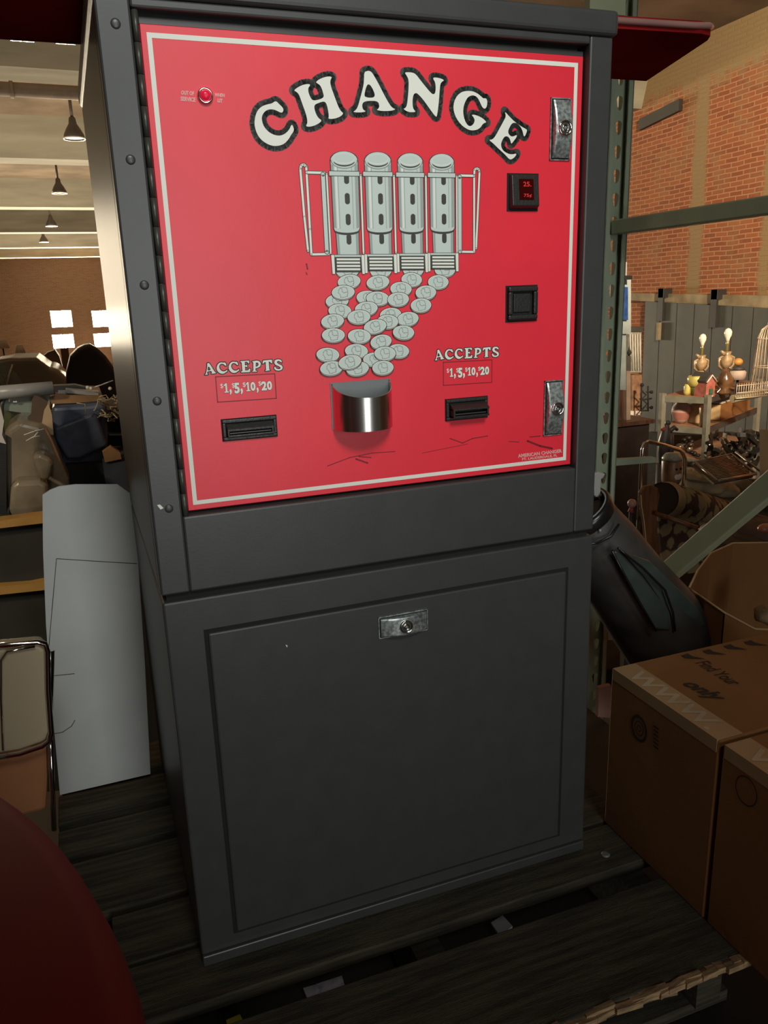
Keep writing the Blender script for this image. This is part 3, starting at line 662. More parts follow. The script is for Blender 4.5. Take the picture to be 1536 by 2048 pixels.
for (TL, TR, BL, BR) in tubes:
    mb = MB()
    def S(s, t, TL=TL, TR=TR, BL=BL, BR=BR):
        a = (TL[0] + (BL[0] - TL[0]) * t, TL[1] + (BL[1] - TL[1]) * t); b = (TR[0] + (BR[0] - TR[0]) * t, TR[1] + (BR[1] - TR[1]) * t)
        return C2(a[0] + (b[0] - a[0]) * s, a[1] + (b[1] - a[1]) * s)
    def ell(cx, cy, rx, ry, n=28, a0=0, a1=2 * math.pi): return [S(cx + rx * math.cos(a0 + (a1 - a0) * k / n), cy - ry * math.sin(a0 + (a1 - a0) * k / n)) for k in range(n + (0 if abs(a1 - a0 - 2 * math.pi) < 1e-6 else 1))]
    body = [S(0, .0), S(0, .72), S(.03, .74)] + ell(.5, .735, .47, -.03, 10, math.pi, 0)[1:-1] + [S(1, .72), S(1, .0)] + ell(.5, -.0, .5, .09, 16, 0, math.pi)[1:-1]
    low_ = [S(.08, .70), S(.1, 1.0), S(.95, 1.0), S(.95, .70)]
    line(mb, 'print_dark', low_, .0010, True); poly(mb, 'print_pale', low_)
    poly(mb, 'print_mid', [S(.1, .72), S(.1, 1), S(.2, 1), S(.18, .72)]); poly(mb, 'print_mid', [S(.84, .72), S(.84, 1), S(.95, 1), S(.95, .72)])
    line(mb, 'print_dark', body, .0011, True)
    poly(mb, 'print_dark', [S(0, .735)] + ell(.5, .745, .5, -.045, 14, math.pi, 0) + [S(1, .70), S(0, .70)])
    poly(mb, 'print_pale', body)
    poly(mb, 'print_mid', [S(.0, .04), S(.0, .71), S(.10, .72), S(.10, .05)]); poly(mb, 'print_white', [S(.14, .07), S(.14, .72), S(.2, .72), S(.2, .07)])
    poly(mb, 'print_mid', [S(.88, .05), S(.88, .72), S(.99, .71), S(.99, .04)]); line(mb, 'print_mid', [S(.77, .07), S(.77, .72)], .0004); line(mb, 'print_mid', [S(.24, .07), S(.24, .72)], .0004)
    poly(mb, 'print_pale', ell(.5, -.01, .47, .085)); line(mb, 'print_mid', ell(.5, -.005, .49, .09, 28, math.pi, 2 * math.pi), .0005)
    poly(mb, 'print_dark', ell(.5, -.01, .42, .06, 14, 1.12 * math.pi, 1.88 * math.pi) + ell(.5, .0, .42, .066, 14, 1.88 * math.pi, 1.12 * math.pi))
    poly(mb, 'print_white', ell(.5, -.02, .40, .055))
    poly(mb, 'print_pale', ell(.5, -.022, .39, .05))
    for (c0, c1) in ((.14, .25), (.345, .465), (.565, .685), (.78, .89)):
        pts = [S(.47 - .0, c0 + .03), S(.47, c1 - .03)] + ell(.565, c1 - .03, .1, -.03, 8, math.pi, 0)[1:-1] + [S(.66, c1 - .03), S(.66, c0 + .03)] + ell(.565, c0 + .03, .1, .03, 8, 0, math.pi)[1:-1]
        poly(mb, 'print_dark', pts)
    band = [S(-.08, .115), S(-.08, .16), S(1.05, .165), S(1.05, .12)]
    line(mb, 'print_dark', band, .0008, True); poly(mb, 'print_pale', band)
    # slatted chute under the tube
    ch_ = [S(-.02, 1.005), S(.0, 1.17), S(1.0, 1.17), S(1.0, 1.005)]
    line(mb, 'print_dark', ch_, .0012, True); poly(mb, 'print_dark', ch_)
    for k in range(4): poly(mb, 'print_white', [S(.04, 1.035 + .035 * k), S(.04, 1.056 + .035 * k), S(.97, 1.056 + .035 * k), S(.97, 1.035 + .035 * k)])
    poly(mb, 'print_pale', [S(-.1, 1.0), S(-.1, 1.02), S(1.1, 1.02), S(1.1, 1.0)])
    for sx in (-.17, 1.03):
        q = [S(sx, 1.0), S(sx + .02, 1.2), S(sx + .12, 1.2), S(sx + .12, 1.0)]
        line(mb, 'print_dark', q, .0006, True); poly(mb, 'print_white', q)
    part('coin_tube_print', mb, door, label='printed grey coin tube with four dark slots')
    lay[0] = 0.0004
# ---- falling coins
coins = [(385,112),(725,112),(1057,102),(1380,100),(398,220),(693,228),(1038,200),(1310,225),(275,420),(337,330),(590,385),(928,295),(690,393),(900,402),(1182,332),(1132,463),
         (302,520),(572,497),(820,560),(497,582),(998,602),(790,630),(227,625),(662,680),(235,768),(500,778),(952,740),(722,835),(900,930),(178,968),(470,930),(655,1015),(762,955),(480,1110),(215,1105),(403,1042),(740,1100)]
lay[0] = 0.00015; STEP[0] = 0.000007
rc = random.Random(3)
for i, (cx, cy) in enumerate(coins):
    mb = MB(); rx = 119 - 8 * (cx > 700) - 4 * (cx > 1000); ry = 72; an = rc.choice((-.12, -.06, 0, .05)) if i not in (23, 27, 35) else -.2
    def E(kx, ky, dy=0, n=30): 
        o_ = []
        for k in range(n):
            t = 2 * math.pi * k / n; x = kx * rx * math.cos(t); y = ky * ry * math.sin(t)
            o_.append(D(620 + (cx + x * math.cos(an) - y * math.sin(an)) / 5.12, 520 + (cy + dy + x * math.sin(an) + y * math.cos(an)) / 5.12, 0))
        return o_
    def H(pts): return [D(620 + (cx + (x * math.cos(an) - y * math.sin(an)) * .92) / 5.12, 520 + (cy + (x * math.sin(an) + y * math.cos(an)) * .92) / 5.12, 0) for x, y in pts]
    if i == 4: lay[0] = 0.0009
    poly(mb, 'print_dark', E(1.03, 1.05, 12)); poly(mb, 'print_white', E(.98, .98, 9)); poly(mb, 'print_dark', E(1.03, 1.05, 0)); poly(mb, 'print_white', E(.975, .965, 0)); poly(mb, 'print_pale', E(.93, .9, 1))
    line(mb, 'print_mid', H([(-30, 55), (-32, 30), (-52, 5), (-50, -25), (-32, -48), (-12, -38), (-10, -5), (8, 8), (30, 2), (52, 4), (50, 24), (42, 34), (46, 48), (0, 58), (-30, 55)]), .00045)
    line(mb, 'print_mid', H([(-25, -50), (10, -58), (42, -44), (50, -14), (50, 4)]), .00045)
    part('coin_print', mb, door, label='printed pale coin in the falling stream')
# ---- indicator light
p = Vector((0.109, DY, 1.156))
il = part('indicator_light', MB().m('chrome').lathe(p, [(0.0088, 0), (0.0088, 0.003), (0.0072, 0.0045), (0.0062, 0.003), (0.0058, 0.0025)], 24, axis=(0, -1, 0), cap=False), mach)
part('lens', MB().m('led_red').lathe(p, [(0.006, 0.0), (0.006, 0.004), (0.0045, 0.0065), (0.002, 0.0075)], 20, axis=(0, -1, 0)), il)
# ---- locks
def lock(cx, cz, hw, hh, y, horizontal=False):
    # zinc T-handle with bowed face in a shallow frame
    r0 = MB().m('black_void').box(cx - hw, cx + hw, y - 0.0008, y + 0.004, cz - hh, cz + hh)
    lk = part('lock_plate', r0, mach)
    fm = MB().m('zinc'); w = 0.0015
    for (a, b, c, d) in ((cx - hw, cx + hw, cz - hh, cz - hh + w), (cx - hw, cx + hw, cz + hh - w, cz + hh), (cx - hw, cx - hw + w, cz - hh, cz + hh), (cx + hw - w, cx + hw, cz - hh, cz + hh)):
        fm.box(a, b, y - 0.002, y + 0.001, c, d)
    part('lock_frame', fm, lk)
    mb = MB().m('zinc'); n = 14; L_ = hw if horizontal else hh; S_ = (hh if horizontal else hw) - 0.003
    rr = []
    for k in range(n + 1):
        t = -1 + 2 * k / n; a = t * (L_ - 0.003); y1 = y - 0.004 - 0.008 * (1 - t * t)
        if horizontal: q = [(cx + a, y, cz - S_), (cx + a, y1 + .001, cz - S_), (cx + a, y1, cz - S_ + .002), (cx + a, y1, cz + S_ - .002), (cx + a, y1 + .001, cz + S_), (cx + a, y, cz + S_)]
        else: q = [(cx - S_, y, cz + a), (cx - S_, y1 + .001, cz + a), (cx - S_ + .002, y1, cz + a), (cx + S_ - .002, y1, cz + a), (cx + S_, y1 + .001, cz + a), (cx + S_, y, cz + a)]
        rr.append(q)
    mb.rings(rr, smooth=False)
    part('handle', mb, lk, label='mottled zinc handle plate')
    c = (cx, y - 0.0105, cz)
    k_ = MB().m('chrome').lathe(c, [(0.0098, 0), (0.0098, 0.0035), (0.0085, 0.0045), (0.0075, 0.002), (0.0070, 0.0015)], 24, axis=(0, -1, 0), cap=False)
    k_.m('hinge_steel').lathe(c, [(0.0076, 0.0), (0.0076, 0.0018), (0.0001, 0.0018)], 24, axis=(0, -1, 0))
    k_.m('chrome').lathe(c, [(0.0048, 0.001), (0.0048, 0.0035), (0.0036, 0.004), (0.0034, 0.002)], 20, axis=(0, -1, 0), cap=False)
    k_.m('black_void').lathe(c, [(0.0034, 0.001), (0.0034, 0.0024), (0.0001, 0.0024)], 16, axis=(0, -1, 0))
    k_.m('grey_steel').lathe(c, [(0.0022, 0.002), (0.0022, 0.0036), (0.0001, 0.0037)], 16, axis=(0, -1, 0))
    part('lock_cylinder', k_, lk)
lock(0.5725, 1.1355, 0.0155, 0.038, DY)
lock(0.5725, 0.7665, 0.0155, 0.040, DY)
lock(0.3245, 0.4815, 0.0378, 0.0165, -0.004, horizontal=True)
# ---- credit display
x0, x1, za, zb = 0.494, 0.541, 1.034, 1.081
dp = part('credit_display', MB().m('black_void').box(x0, x1, DY - 0.001, DY + 0.002, za, zb), mach, label='black window box with dim red digits')
bz = MB().m('black_plastic')
bz.hexa([(x0 + .002, DY, za + .002), (x1 - .001, DY, za + .002), (x1 - .001, DY, zb - .001), (x0 + .002, DY, zb - .001)][:2] + [(x1 - .001, DY, zb - .001), (x0 + .002, DY, zb - .001)] +
        [(x0 + .004, DY - .010, za + .006), (x1 - .003, DY - .010, za + .006), (x1 - .003, DY - .006, zb - .003), (x0 + .004, DY - .006, zb - .003)])
part('bezel', bz, dp, bev=0.0012)
fy = lambda z: DY - 0.0063 - 0.004 * (zb - .003 - z) / (zb - za - .009)
sx0, sx1, sz0, sz1 = x0 + .014, x1 - .0115, za + .0135, zb - .0075
part('screen', MB().m('display_glass').prism([(sx0, fy(sz0) - .0002, sz0), (sx1, fy(sz0) - .0002, sz0), (sx1, fy(sz1) - .0002, sz1), (sx0, fy(sz1) - .0002, sz1)], (0, -.0003, 0)), dp)
dg = MB().m('display_digit')
put_text(dg, '25.', lambda s, r: Vector((sx0 + .006 + .012 * s, fy(sz1 - .008 + r * .006) - .0007, sz1 - .0095 + r * .006)), .02)
put_text(dg, '75¢', lambda s, r: Vector((sx0 + .006 + .012 * s, fy(sz0 + .002 + r * .005) - .0007, sz0 + .0025 + r * .005)), .02)
part('digits', dg, dp)
# ---- coin return / square button
def frame(mb, x0, x1, z0, z1, w, ya, yb_):
    mb.box(x0, x1, ya, yb_, z0, z0 + w).box(x0, x1, ya, yb_, z1 - w, z1).box(x0, x0 + w, ya, yb_, z0 + w, z1 - w).box(x1 - w, x1, ya, yb_, z0 + w, z1 - w)
x0, x1, za, zb = 0.4935, 0.5428, 0.8905, 0.939
sb = part('square_button', MB().m('black_void').box(x0, x1, DY - 0.001, DY + 0.002, za, zb), mach)
fm = MB().m('black_plastic'); frame(fm, x0 + .002, x1 - .002, za + .003, zb - .002, .0065, DY - 0.007, DY)
part('bezel', fm, sb, bev=0.0018)
part('button_face', MB().m('black_plastic').box(x0 + .011, x1 - .012, DY - .0035, DY - .0005, za + .013, zb - .011), sb, bev=0.0008)
# ---- bill acceptors
def acceptor(x0, x1, za, zb, prot, lab):
    ac = part('bill_acceptor', MB().m('black_void').box(x0, x1, DY - 0.001, DY + 0.002, za, zb), mach, label=lab)
    fm = MB().m('black_plastic'); frame(fm, x0 + .001, x1 - .001, za + .001, zb - .001, .0042, DY - 0.004, DY)
    part('frame', fm, ac, bev=0.001)
    bm2 = MB().m('black_plastic'); h = zb - za
    # sloped hood over the slot, side cheeks, floor
    bm2.prism([(x0 + .006, DY, zb - .005), (x0 + .006, DY - prot, zb - .013), (x0 + .006, DY - prot, zb - .0155), (x0 + .006, DY, zb - .0155)], (x1 - x0 - .011, 0, 0))
    for xa in (x0 + .006, x1 - .0085):
        bm2.prism([(xa, DY, zb - .012), (xa, DY - prot, zb - .014), (xa, DY - prot, za + .006), (xa, DY, za + .004)], (.0025, 0, 0))
    bm2.prism([(x0 + .006, DY, za + .004), (x0 + .006, DY - prot, za + .0055), (x0 + .006, DY - prot, za + .008), (x0 + .006, DY, za + .0085)], (x1 - x0 - .011, 0, 0))
    part('bill_mouth', bm2, ac, bev=0.0006)
    part('slot', MB().m('hinge_steel').box(x0 + .009, x1 - .009, DY - prot * .8, DY - .001, za + .0095, za + .0108), ac)
acceptor(0.095, 0.1655, 0.7635, 0.7915, 0.008, 'black bill slot at the left of the coin cup')
acceptor(0.401, 0.4665, 0.762, 0.7925, 0.016, 'black protruding bill slot at the right of the coin cup')
# ---- coin cup
cx0, cx1, cz0, cz1 = 0.2385, 0.3215, 0.7655, 0.8262
cc = part('coin_cup', MB().m('grey_steel').box(cx0, cx1, DY - .0012, DY + .001, cz0, cz1), mach, label='stainless half-round coin cup')
cup = MB().m('stainless'); n = 28; cxm = (cx0 + cx1) / 2; R_ = (cx1 - cx0) / 2 - 0.0012; pr = 0.040
outer = [(cxm - R_ * math.cos(math.pi * k / n), DY - 0.001 - pr * math.sin(math.pi * k / n)) for k in range(n + 1)]
inner = [(cxm - (R_ - .0012) * math.cos(math.pi * k / n), DY - 0.001 - (pr - .0012) * math.sin(math.pi * k / n)) for k in range(n + 1)]
rz = [cz1 - .001 - .0165 * math.sin(math.pi * k / n) ** .7 if 0 < k < n else cz1 - .001 for k in range(n + 1)]
cup.rings([[(x, y, cz0) for x, y in outer], [(x, y, z) for (x, y), z in zip(outer, rz)]], cap=False, closed=False)
cup.rings([[(x, y, z) for (x, y), z in zip(outer, rz)], [(x, y, z) for (x, y), z in zip(inner, rz)], [(x, y, cz0 + .002) for x, y in inner]], cap=False, closed=False, smooth=False)
cup.face([(x, y, cz0) for x, y in outer]); cup.m('black_void').face([(x, y, cz0 + .002) for x, y in inner])
part('cup_bowl', cup, cc)

# ================================================================== PALLET and what carries it
def pallet(label, dz=0.0, seed=1):
    r = root('wooden_pallet', (0.28, 0.25, -0.13), label, 'pallet', near=True)
    rows = [(-0.272, -0.108), (-0.060, 0.0405), (0.050, 0.155), (0.172, 0.312), (0.334, 0.414), (0.438, 0.53), (0.56, 0.66)]
    rd = random.Random(seed)
    for i, (a, b) in enumerate(rows):
        x0 = -0.20 + rd.uniform(-.01, .01); x1 = 0.765
        m_ = MB().m('pallet_wood')
        if i == 0:
            m_.hexa([(-.12, -.272, -.022), (.78, -.283, -.022), (.765, b, -.022), (-.12, b, -.022), (-.12, -.272, 0), (.76, -.277, 0), (.745, b, 0), (-.12, b, 0)])
        else:
            m_.box(-.12 if i < 3 else x0, x1, a, b, -0.022, -0.0005)
        part('deck_board', m_, r, bev=0.002)
    for x in (-.11, .30, .68):
        part('stringer', MB().m('pallet_wood').box(x, x + .045, -.25, .65, -0.11, -0.022), r)
    for y in (-.24, .18, .54):
        part('bottom_board', MB().m('pallet_wood').box(-.12, .75, y, y + .1, -.13, -.11), r)
    sp_ = MB().m('pallet_wood_pale'); rd = random.Random(5); pts = []
    n = 26
    for k in range(n):
        t = k / n; x = .40 + .37 * t
        sp_.obox((x, -.2785 - .006 * t + rd.uniform(-.003, .003), -.006 + rd.uniform(-.004, .003)), (1, rd.uniform(-.1, .1), rd.uniform(-.12, .12)), (0, 1, 0), (0, 0, 1), .022, .0035 + .004 * t * rd.random(), .0045)
    part('splintered_edge', sp_, r, label='pale splintered front edge')
    nm = MB().m('grey_steel').lathe(mZ(1211, 1709, 0), [(.0075, -.001), (.0075, .0012), (.004, .002)], 12)
    part('nail_head', nm, r)
    return r
pallet('dark weathered wooden pallet under the change machine', 0)
pf = root('wooden_platform', (0.3, 0.3, FZ + .02), 'dark wooden platform carrying the pallet', 'platform', near=True)
part('platform_deck', MB().m('dark_panel').box(-.21, 1.07, -.30, .62, -.165, -.132), pf)
for x in (-.2, .98):
    for y in (-.29, .53):
        part('leg', MB().m('dark_panel').box(x, x + .08, y, y + .08, FZ + .035, -.165), pf)
# scraps seen through the gaps
def scrap(name, uvs, z, mt, lab, cat, th=0.004, group=None):
    pts = [mZ(u, v, z) for u, v in uvs]
    return solo(name, MB().m(mt).prism(pts, (0, 0, -th)), lab, cat, near=True, group=group)
ZB = -0.112
scrap('paper_wrapper', [(606, 1976), (634, 1968), (648, 2003), (620, 2011)], ZB, 'paper_white', 'smaller left scrap of white paper lying under the front board gap', 'paper')
scrap('paper_wrapper', [(632, 1968), (684, 1951), (692, 1982), (650, 2000)], ZB, 'paper_white', 'larger right scrap of crumpled white paper under the front board gap', 'paper')
scrap('yellow_strip', [(292, 1936), (304, 1930), (315, 1962), (300, 1970)], ZB, 'yellow_paint', 'narrow yellow strip under the boards beside the red drum', 'strip')
scrap('yellow_block', [(364, 1912), (398, 1908), (406, 1935), (376, 1943)], ZB, 'yellow_paint', 'yellow block under the boards by the machine corner', 'block', th=.015)
scrap('yellow_block', [(452, 2040), (480, 2028), (496, 2062), (460, 2072)], ZB, 'yellow_paint', 'yellow block showing at the bottom edge of the view', 'block', th=.015)
scrap('paper_scrap', [(982, 1845), (1005, 1830), (1025, 1852), (1000, 1872)], ZB + .01, 'silver_grey', 'grey crumpled scrap in the dark gap between front boards', 'paper')

# ================================================================== CARDBOARD BOXES on the pallet
def carton(y0, y1, x0, x1, h, lab):
    r = root('cardboard_box', ((x0 + x1) / 2, (y0 + y1) / 2, 0), lab, 'box', near=True)
    part('box_body', MB().m('cardboard').box(x0, x1, y0, y1, 0.0, h), r, bev=0.003)
    part('box_tape', MB().m('box_tape').box(x0 - .0008, x0 + .045, y0 + .004, y1 - .004, h - .02, h + .0008), r, label='brown printed packing tape over the edge')
    tp = MB().m('tape_print')
    def f(s, t): return Vector((x0 + .004 + .034 * t, y1 - .03 - (y1 - y0 - .06) * s, h + .0012))
    put_text(tp, 'WWW.', f, .02)
    part('tape_text', tp, r, label='pale WWW. print on the tape')
    return r
XB = 0.7240
b1 = carton(-0.205, 0.046, XB, 1.105, 0.306, 'brown cardboard box with dark print, at the right of the machine')
b2 = carton(-0.470, -0.212, XB, 1.105, 0.306, 'brown cardboard box nearest the viewer at the right edge')
ink = MB().m('box_ink')
def topq(mb, txt, tl, tr, bl, z, bold=0.0):
    a, b, c = mZ(*tl, z), mZ(*tr, z), mZ(*bl, z)
    put_text(mb, txt, lambda s, r: c + (b - a) * s + (a - c) * r, bold)
ZI = 0.3072
topq(ink, 'only', (1396, 1363), (1462, 1396), (1350, 1368), ZI, .03)
part('printed_word', ink, b1, label='dark printed word only on the box top'); ink = MB().m('box_ink')
topq(ink, 'Find Your', (1416, 1321), (1488, 1365), (1390, 1326), ZI, .01)
part('printed_word', ink, b1, label='faded printed words Find Your on the box top'); ink = None
for (u, v) in ((1362, 1311), (1405, 1302), (1447, 1292), (1488, 1284)):
    P_ = [mZ(u + a, v + b, ZI) for a, b in ((0, 0), (14, -4), (22, 1), (50, 7), (20, 6), (8, 5))]
    ink = MB().m('box_ink'); ink.face(P_); part('check_mark', ink, b1)
seal = MB().m('box_ink')
for (rr_, ri) in ((.0235, .0185), (.013, .011), (.006, .004)):
    for k in range(28):
        a0, a1 = 2 * math.pi * k / 28, 2 * math.pi * (k + 1) / 28
        c = mX(1278, 1457, XB - .001)
        seal.face([c + Vector((0, math.cos(t) * q * .85, math.sin(t) * q)) for t, q in ((a0, rr_), (a1, rr_), (a1, ri), (a0, ri))])
part('round_stamp', seal, b1, label='round dark stamp on the box side')
seal = MB().m('box_ink')
for k in range(6):
    c = mX(1312 + k * 0, 1455 + k * 8, XB - .001); seal.face([c + Vector((0, a, b)) for a, b in ((-.006, -.0015), (.006, -.0015), (.006, .0015), (-.006, .0015))])
part('printed_mark', seal, b1)
seal = MB().m('box_ink'); c0 = mX(1492, 1582, XB - .001)
for k in range(24):
    a0, a1 = 2 * math.pi * k / 24, 2 * math.pi * (k + 1) / 24
    seal.face([c0 + Vector((0, math.cos(t) * q * .9, math.sin(t) * q)) for t, q in ((a0, .022), (a1, .022), (a1, .020), (a0, .020))])
part('round_stamp', seal, b2, label='faint round stamp on the box side')

# open carton behind
YO = 0.34
oc = root('open_cardboard_box', (1.25, 0.33, -0.13), 'open brown cardboard box with worn flaps behind the printed box', 'box', near=True)
rimf = [mY(1378, 1176, .36), mY(1412, 1200, .26), mY(1450, 1226, .20), mY(1510, 1258, .17), mY(1600, 1262, .17)]
rimb = [mY(1378, 1176, .36), mY(1396, 1140, .48), mY(1422, 1106, .60), mY(1466, 1086, .64), mY(1600, 1084, .64)]
def wallm(mb, top, zb_):
    for a, b in zip(top, top[1:]):
        t = Vector((.0, .004, 0))
        mb.hexa([(a.x, a.y, zb_), (b.x, b.y, zb_), (b.x, b.y + .004, zb_), (a.x, a.y + .004, zb_), a, b, b + t, a + t])
mb = MB().m('cardboard'); wallm(mb, rimf, -.13); wallm(mb, rimb, -.13)
mb.face([(p.x, p.y, -.10) for p in rimf + rimb[::-1][:-1]])
part('box_body', mb, oc)
mb = MB().m('cardboard_edge')
for rim in (rimf, rimb): mb.tube(rim, .0022, 6)
part('box_edge', mb, oc, label='pale worn cardboard edge')
solo('rough_lump', MB().m('bisque').sph(mY(1540, 1228, .42), .035, 16, 10, (1.2, 1, .7)).jitter(.003), 'rough tan lump lying inside the open cardboard box', 'lump', near=True)

# ================================================================== RACK UPRIGHT
ru = root('pallet_rack_upright', (1.137, 0.66, FZ + .06), 'green-grey steel rack upright with teardrop holes, right behind the machine', 'rack', near=True)
px0, px1, py = 1.108, 1.170, 0.655
lip = MB().m('rack_green').box(px0, px0 + .011, py, py + .003, FZ + .07, 2.4).box(px1 - .013, px1, py, py + .003, FZ + .07, 2.4)
lip.box(px0, px0 + .003, py, py + .05, FZ + .07, 2.4).box(px1 - .003, px1, py, py + .05, FZ + .07, 2.4)
part('post_flange', lip, ru)
web = MB().m('rack_green'); zc = 1.2690 % 0.0508
wy = py + .022; hx = 1.1495
k = -20
while k < 46:
    z = zc + k * .0508; k += 1
    if z < -.6 or z > 2.35: continue
    tear = [(0.0085 * math.cos(t), .006 + .0085 * math.sin(t)) for t in [math.pi * (i / 8) for i in range(9)]] + [(-.005, -.012), (0, -.016), (.005, -.012)]
    fill(web, [[(px0 + .003, wy, z - .0254), (px1 - .003, wy, z - .0254), (px1 - .003, wy, z + .0254), (px0 + .003, wy, z + .0254)], [(hx + a, wy, z + b) for a, b in tear]])
part('perforated_web', web, ru)
cpt = mY(1187, -14, .60); 
part('connector_plate', MB().m('rack_green_pale').box(mY(1180, 0, .62).x, px0 + .004, .62, .64, mY(1200, 26, .62).z, mY(1200, -60, .62).z), ru, label='pale green beam connector plate')
def bar(u0, v0, u1, v1, w, mt, nm, lab, ext0=0.0, ext1=2.1):
    a = mX(u0, v0, 1.150); b = mX(u1, v1, 1.150); d = (b - a); a = a - d * ext0; b = b + d * ext1; d.normalize()
    up = Vector((1, 0, 0)).cross(d).normalized()
    c = (a + b) / 2
    m_ = MB().m(mt).obox(c, d, (1, 0, 0), up, (b - a).length / 2, .014, w)
    part(nm, m_, ru, label=lab, bev=.003)
bar(1232, 455, 1536, 411, .0165, 'rack_green_pale', 'horizontal_brace', 'pale green horizontal brace')
bar(1360, 1125, 1536, 975, .0225, 'rack_green_pale', 'diagonal_brace', 'pale green diagonal brace', ext0=1.0, ext1=2.0)
part('lower_brace', MB().m('rack_green').prism([mY(u, v, .68) for u, v in ((1226, 920), (1312, 915), (1312, 925), (1226, 932))], (0, .02, 0)), ru)
part('second_post', MB().m('rack_green').box(px0, px1, -.80, -.75, FZ + .1, 2.2), ru)

# ================================================================== RED TRAY on top of the machine
tray = root('red_metal_tray', (0.35, 0.2, ZT), 'wide red metal tray resting on top of the machine', 'tray', near=True)
ft = [(-.42, .150), (.830, .056), (.853, .062), (.866, .082), (.942, .318), (-.42, .318)]
tm_ = MB().m('tray_red').prism([(x, y, ZT + .001) for x, y in ft], (0, 0, .016))
part('tray_bottom', tm_, tray)
rim_path = [(-.42, .148, ZT + .010), (.2, .101, ZT + .010), (.815, .055, ZT + .010), (.845, .057, ZT + .012), (.862, .072, ZT + .016), (.866, .10, ZT + .020)]
part('rolled_rim', MB().m('tray_rim').tube(rim_path, .0045, 10), tray, label='pale pink rolled rim, highlight painted into its colour')
part('side_rim', MB().m('tray_rim').tube([(.866, .10, ZT + .012), (.945, .322, ZT + .006)], .0035, 8), tray)
gm = MB().m('gold_glint')
p0 = mY(18, 92, .3)
for (u0, u1) in ((22, 46), (48, 70), (113, 134), (136, 152)):
    a = mY(u0, 93, .312).x; b = mY(u1, 94, .312).x
    gm.prism([(a, .3170, ZT + .0002), (a, .3215, ZT + .0008), (a, .3215, ZT + .004), (a, .3170, ZT + .004)], (b - a, 0, 0))  # strips set and tilted to make the edge glints
part('edge_glint', gm, tray, label='brass strips shaped as window glints on the back edge')

# ================================================================== RED DRUM in the foreground
dc = Vector((-0.430, -0.767, 0)); DR = 0.36; DZ = 0.70
dmx = MB().m('drum_red').lathe(dc, [(DR - .02, -.13), (DR - .002, -.10), (DR - .002, DZ - .035), (DR, DZ - .02), (DR - .004, DZ - .006), (DR - .015, DZ), (DR - .1, DZ + .003), (.01, DZ + .006)], 96)
dru = root('red_drum', (dc.x, dc.y, FZ + .02), 'large smooth dark red round drum in the bottom left corner', 'drum', near=True)
part('drum_body', dmx, dru)
part('drum_base', MB().m('drum_red').lathe(dc, [(DR - .03, FZ + .03), (DR - .01, FZ + .06), (DR - .01, -.13)], 48), dru)

# ================================================================== WHITE CARDBOARD SHEET
sh = root('cardboard_sheet', (-0.10, 0.50, 0.0), 'tall white cardboard sheet with rounded top, propped left of the machine', 'cardboard sheet', near=True)
sy = lambda z: 0.50 + .03 * (z / .62)
def SP(u, v): p = mY(u, v, .5); return mY(u, v, sy(p.z))
outl = [(120, 1590), (103, 1400), (92, 1250), (86, 1100), (85, 990), (100, 980), (118, 973), (150, 969), (235, 969), (262, 988), (276, 1120), (290, 1330), (301, 1548)]
mb = MB().m('card_white').prism([SP(*q) for q in outl], (0, .004, 0))
part('sheet_panel', mb, sh)
def mstroke(mb, pts, r):
    for a, b in zip(pts, pts[1:]): mb.tube([a + Vector((0, -.0006, 0)), b + Vector((0, -.0006, 0))], r, 5)
for cr_ in (((97, 1302), (104, 1220), (113, 1117), (190, 1122), (274, 1127)), ((99, 1352), (149, 1347)), ((105, 1468), (125, 1464), (143, 1452), (150, 1440))):
    mb = MB().m('card_crease'); mstroke(mb, [SP(*q) for q in cr_], .0007); part('crease_line', mb, sh)


# ================================================================== CHROME CHAIR left
ch = root('kitchen_chair', (-.25, .2, FZ + .05), 'beige vinyl backed kitchen chair with chrome rim, left of the cardboard sheet', 'chair', near=True)
YC = .22
out_ = [(-60, 1300), (20, 1292), (80, 1286), (93, 1300), (95, 1380), (101, 1465), (92, 1485), (40, 1503), (-60, 1520)]
part('backrest', MB().m('vinyl_beige').prism([mY(u, v, YC) for u, v in out_], (0, .035, 0)), ch, bev=.008, seg=3)
part('chrome_rim', MB().m('chrome').tube([mY(u, v, YC - .004) for u, v in [(-60, 1298), (20, 1289), (75, 1284), (90, 1288), (95, 1303), (96, 1380), (102, 1465), (98, 1482), (85, 1492), (40, 1507), (-60, 1524)]], .0042, 10), ch)
part('inner_rim', MB().m('chrome').tube([mY(u, v, YC - .006) for u, v in [(6, 1500), (2, 1400), (2, 1320), (14, 1303), (70, 1293)]], .0018, 8), ch)
part('seat', MB().m('seat_orange').prism([mY(u, v, YC + .03) for u, v in [(-60, 1500), (95, 1490), (96, 1560), (92, 1620), (-60, 1660)]], (0, .04, 0)), ch, label='orange lower panel', bev=.006)
part('leg', MB().m('chrome').tube([mY(101, 1480, YC + .01), mY(104, 1560, YC + .01), mY(108, 1660, YC + .01)], .004, 8), ch)
part('leg', MB().m('chrome').tube([mY(101, 1300, YC + .06), mY(99, 1420, YC + .06)], .006, 8), ch)

# ================================================================== LEFT CLUTTER (machine frame, just beyond the pallet)
def sheetprism(mt, uvs, y, th, name, lab, cat, **k): return solo(name, MB().m(mt).prism([mY(u, v, y) for u, v in uvs], (0, th, 0)), lab, cat, near=True, **k)
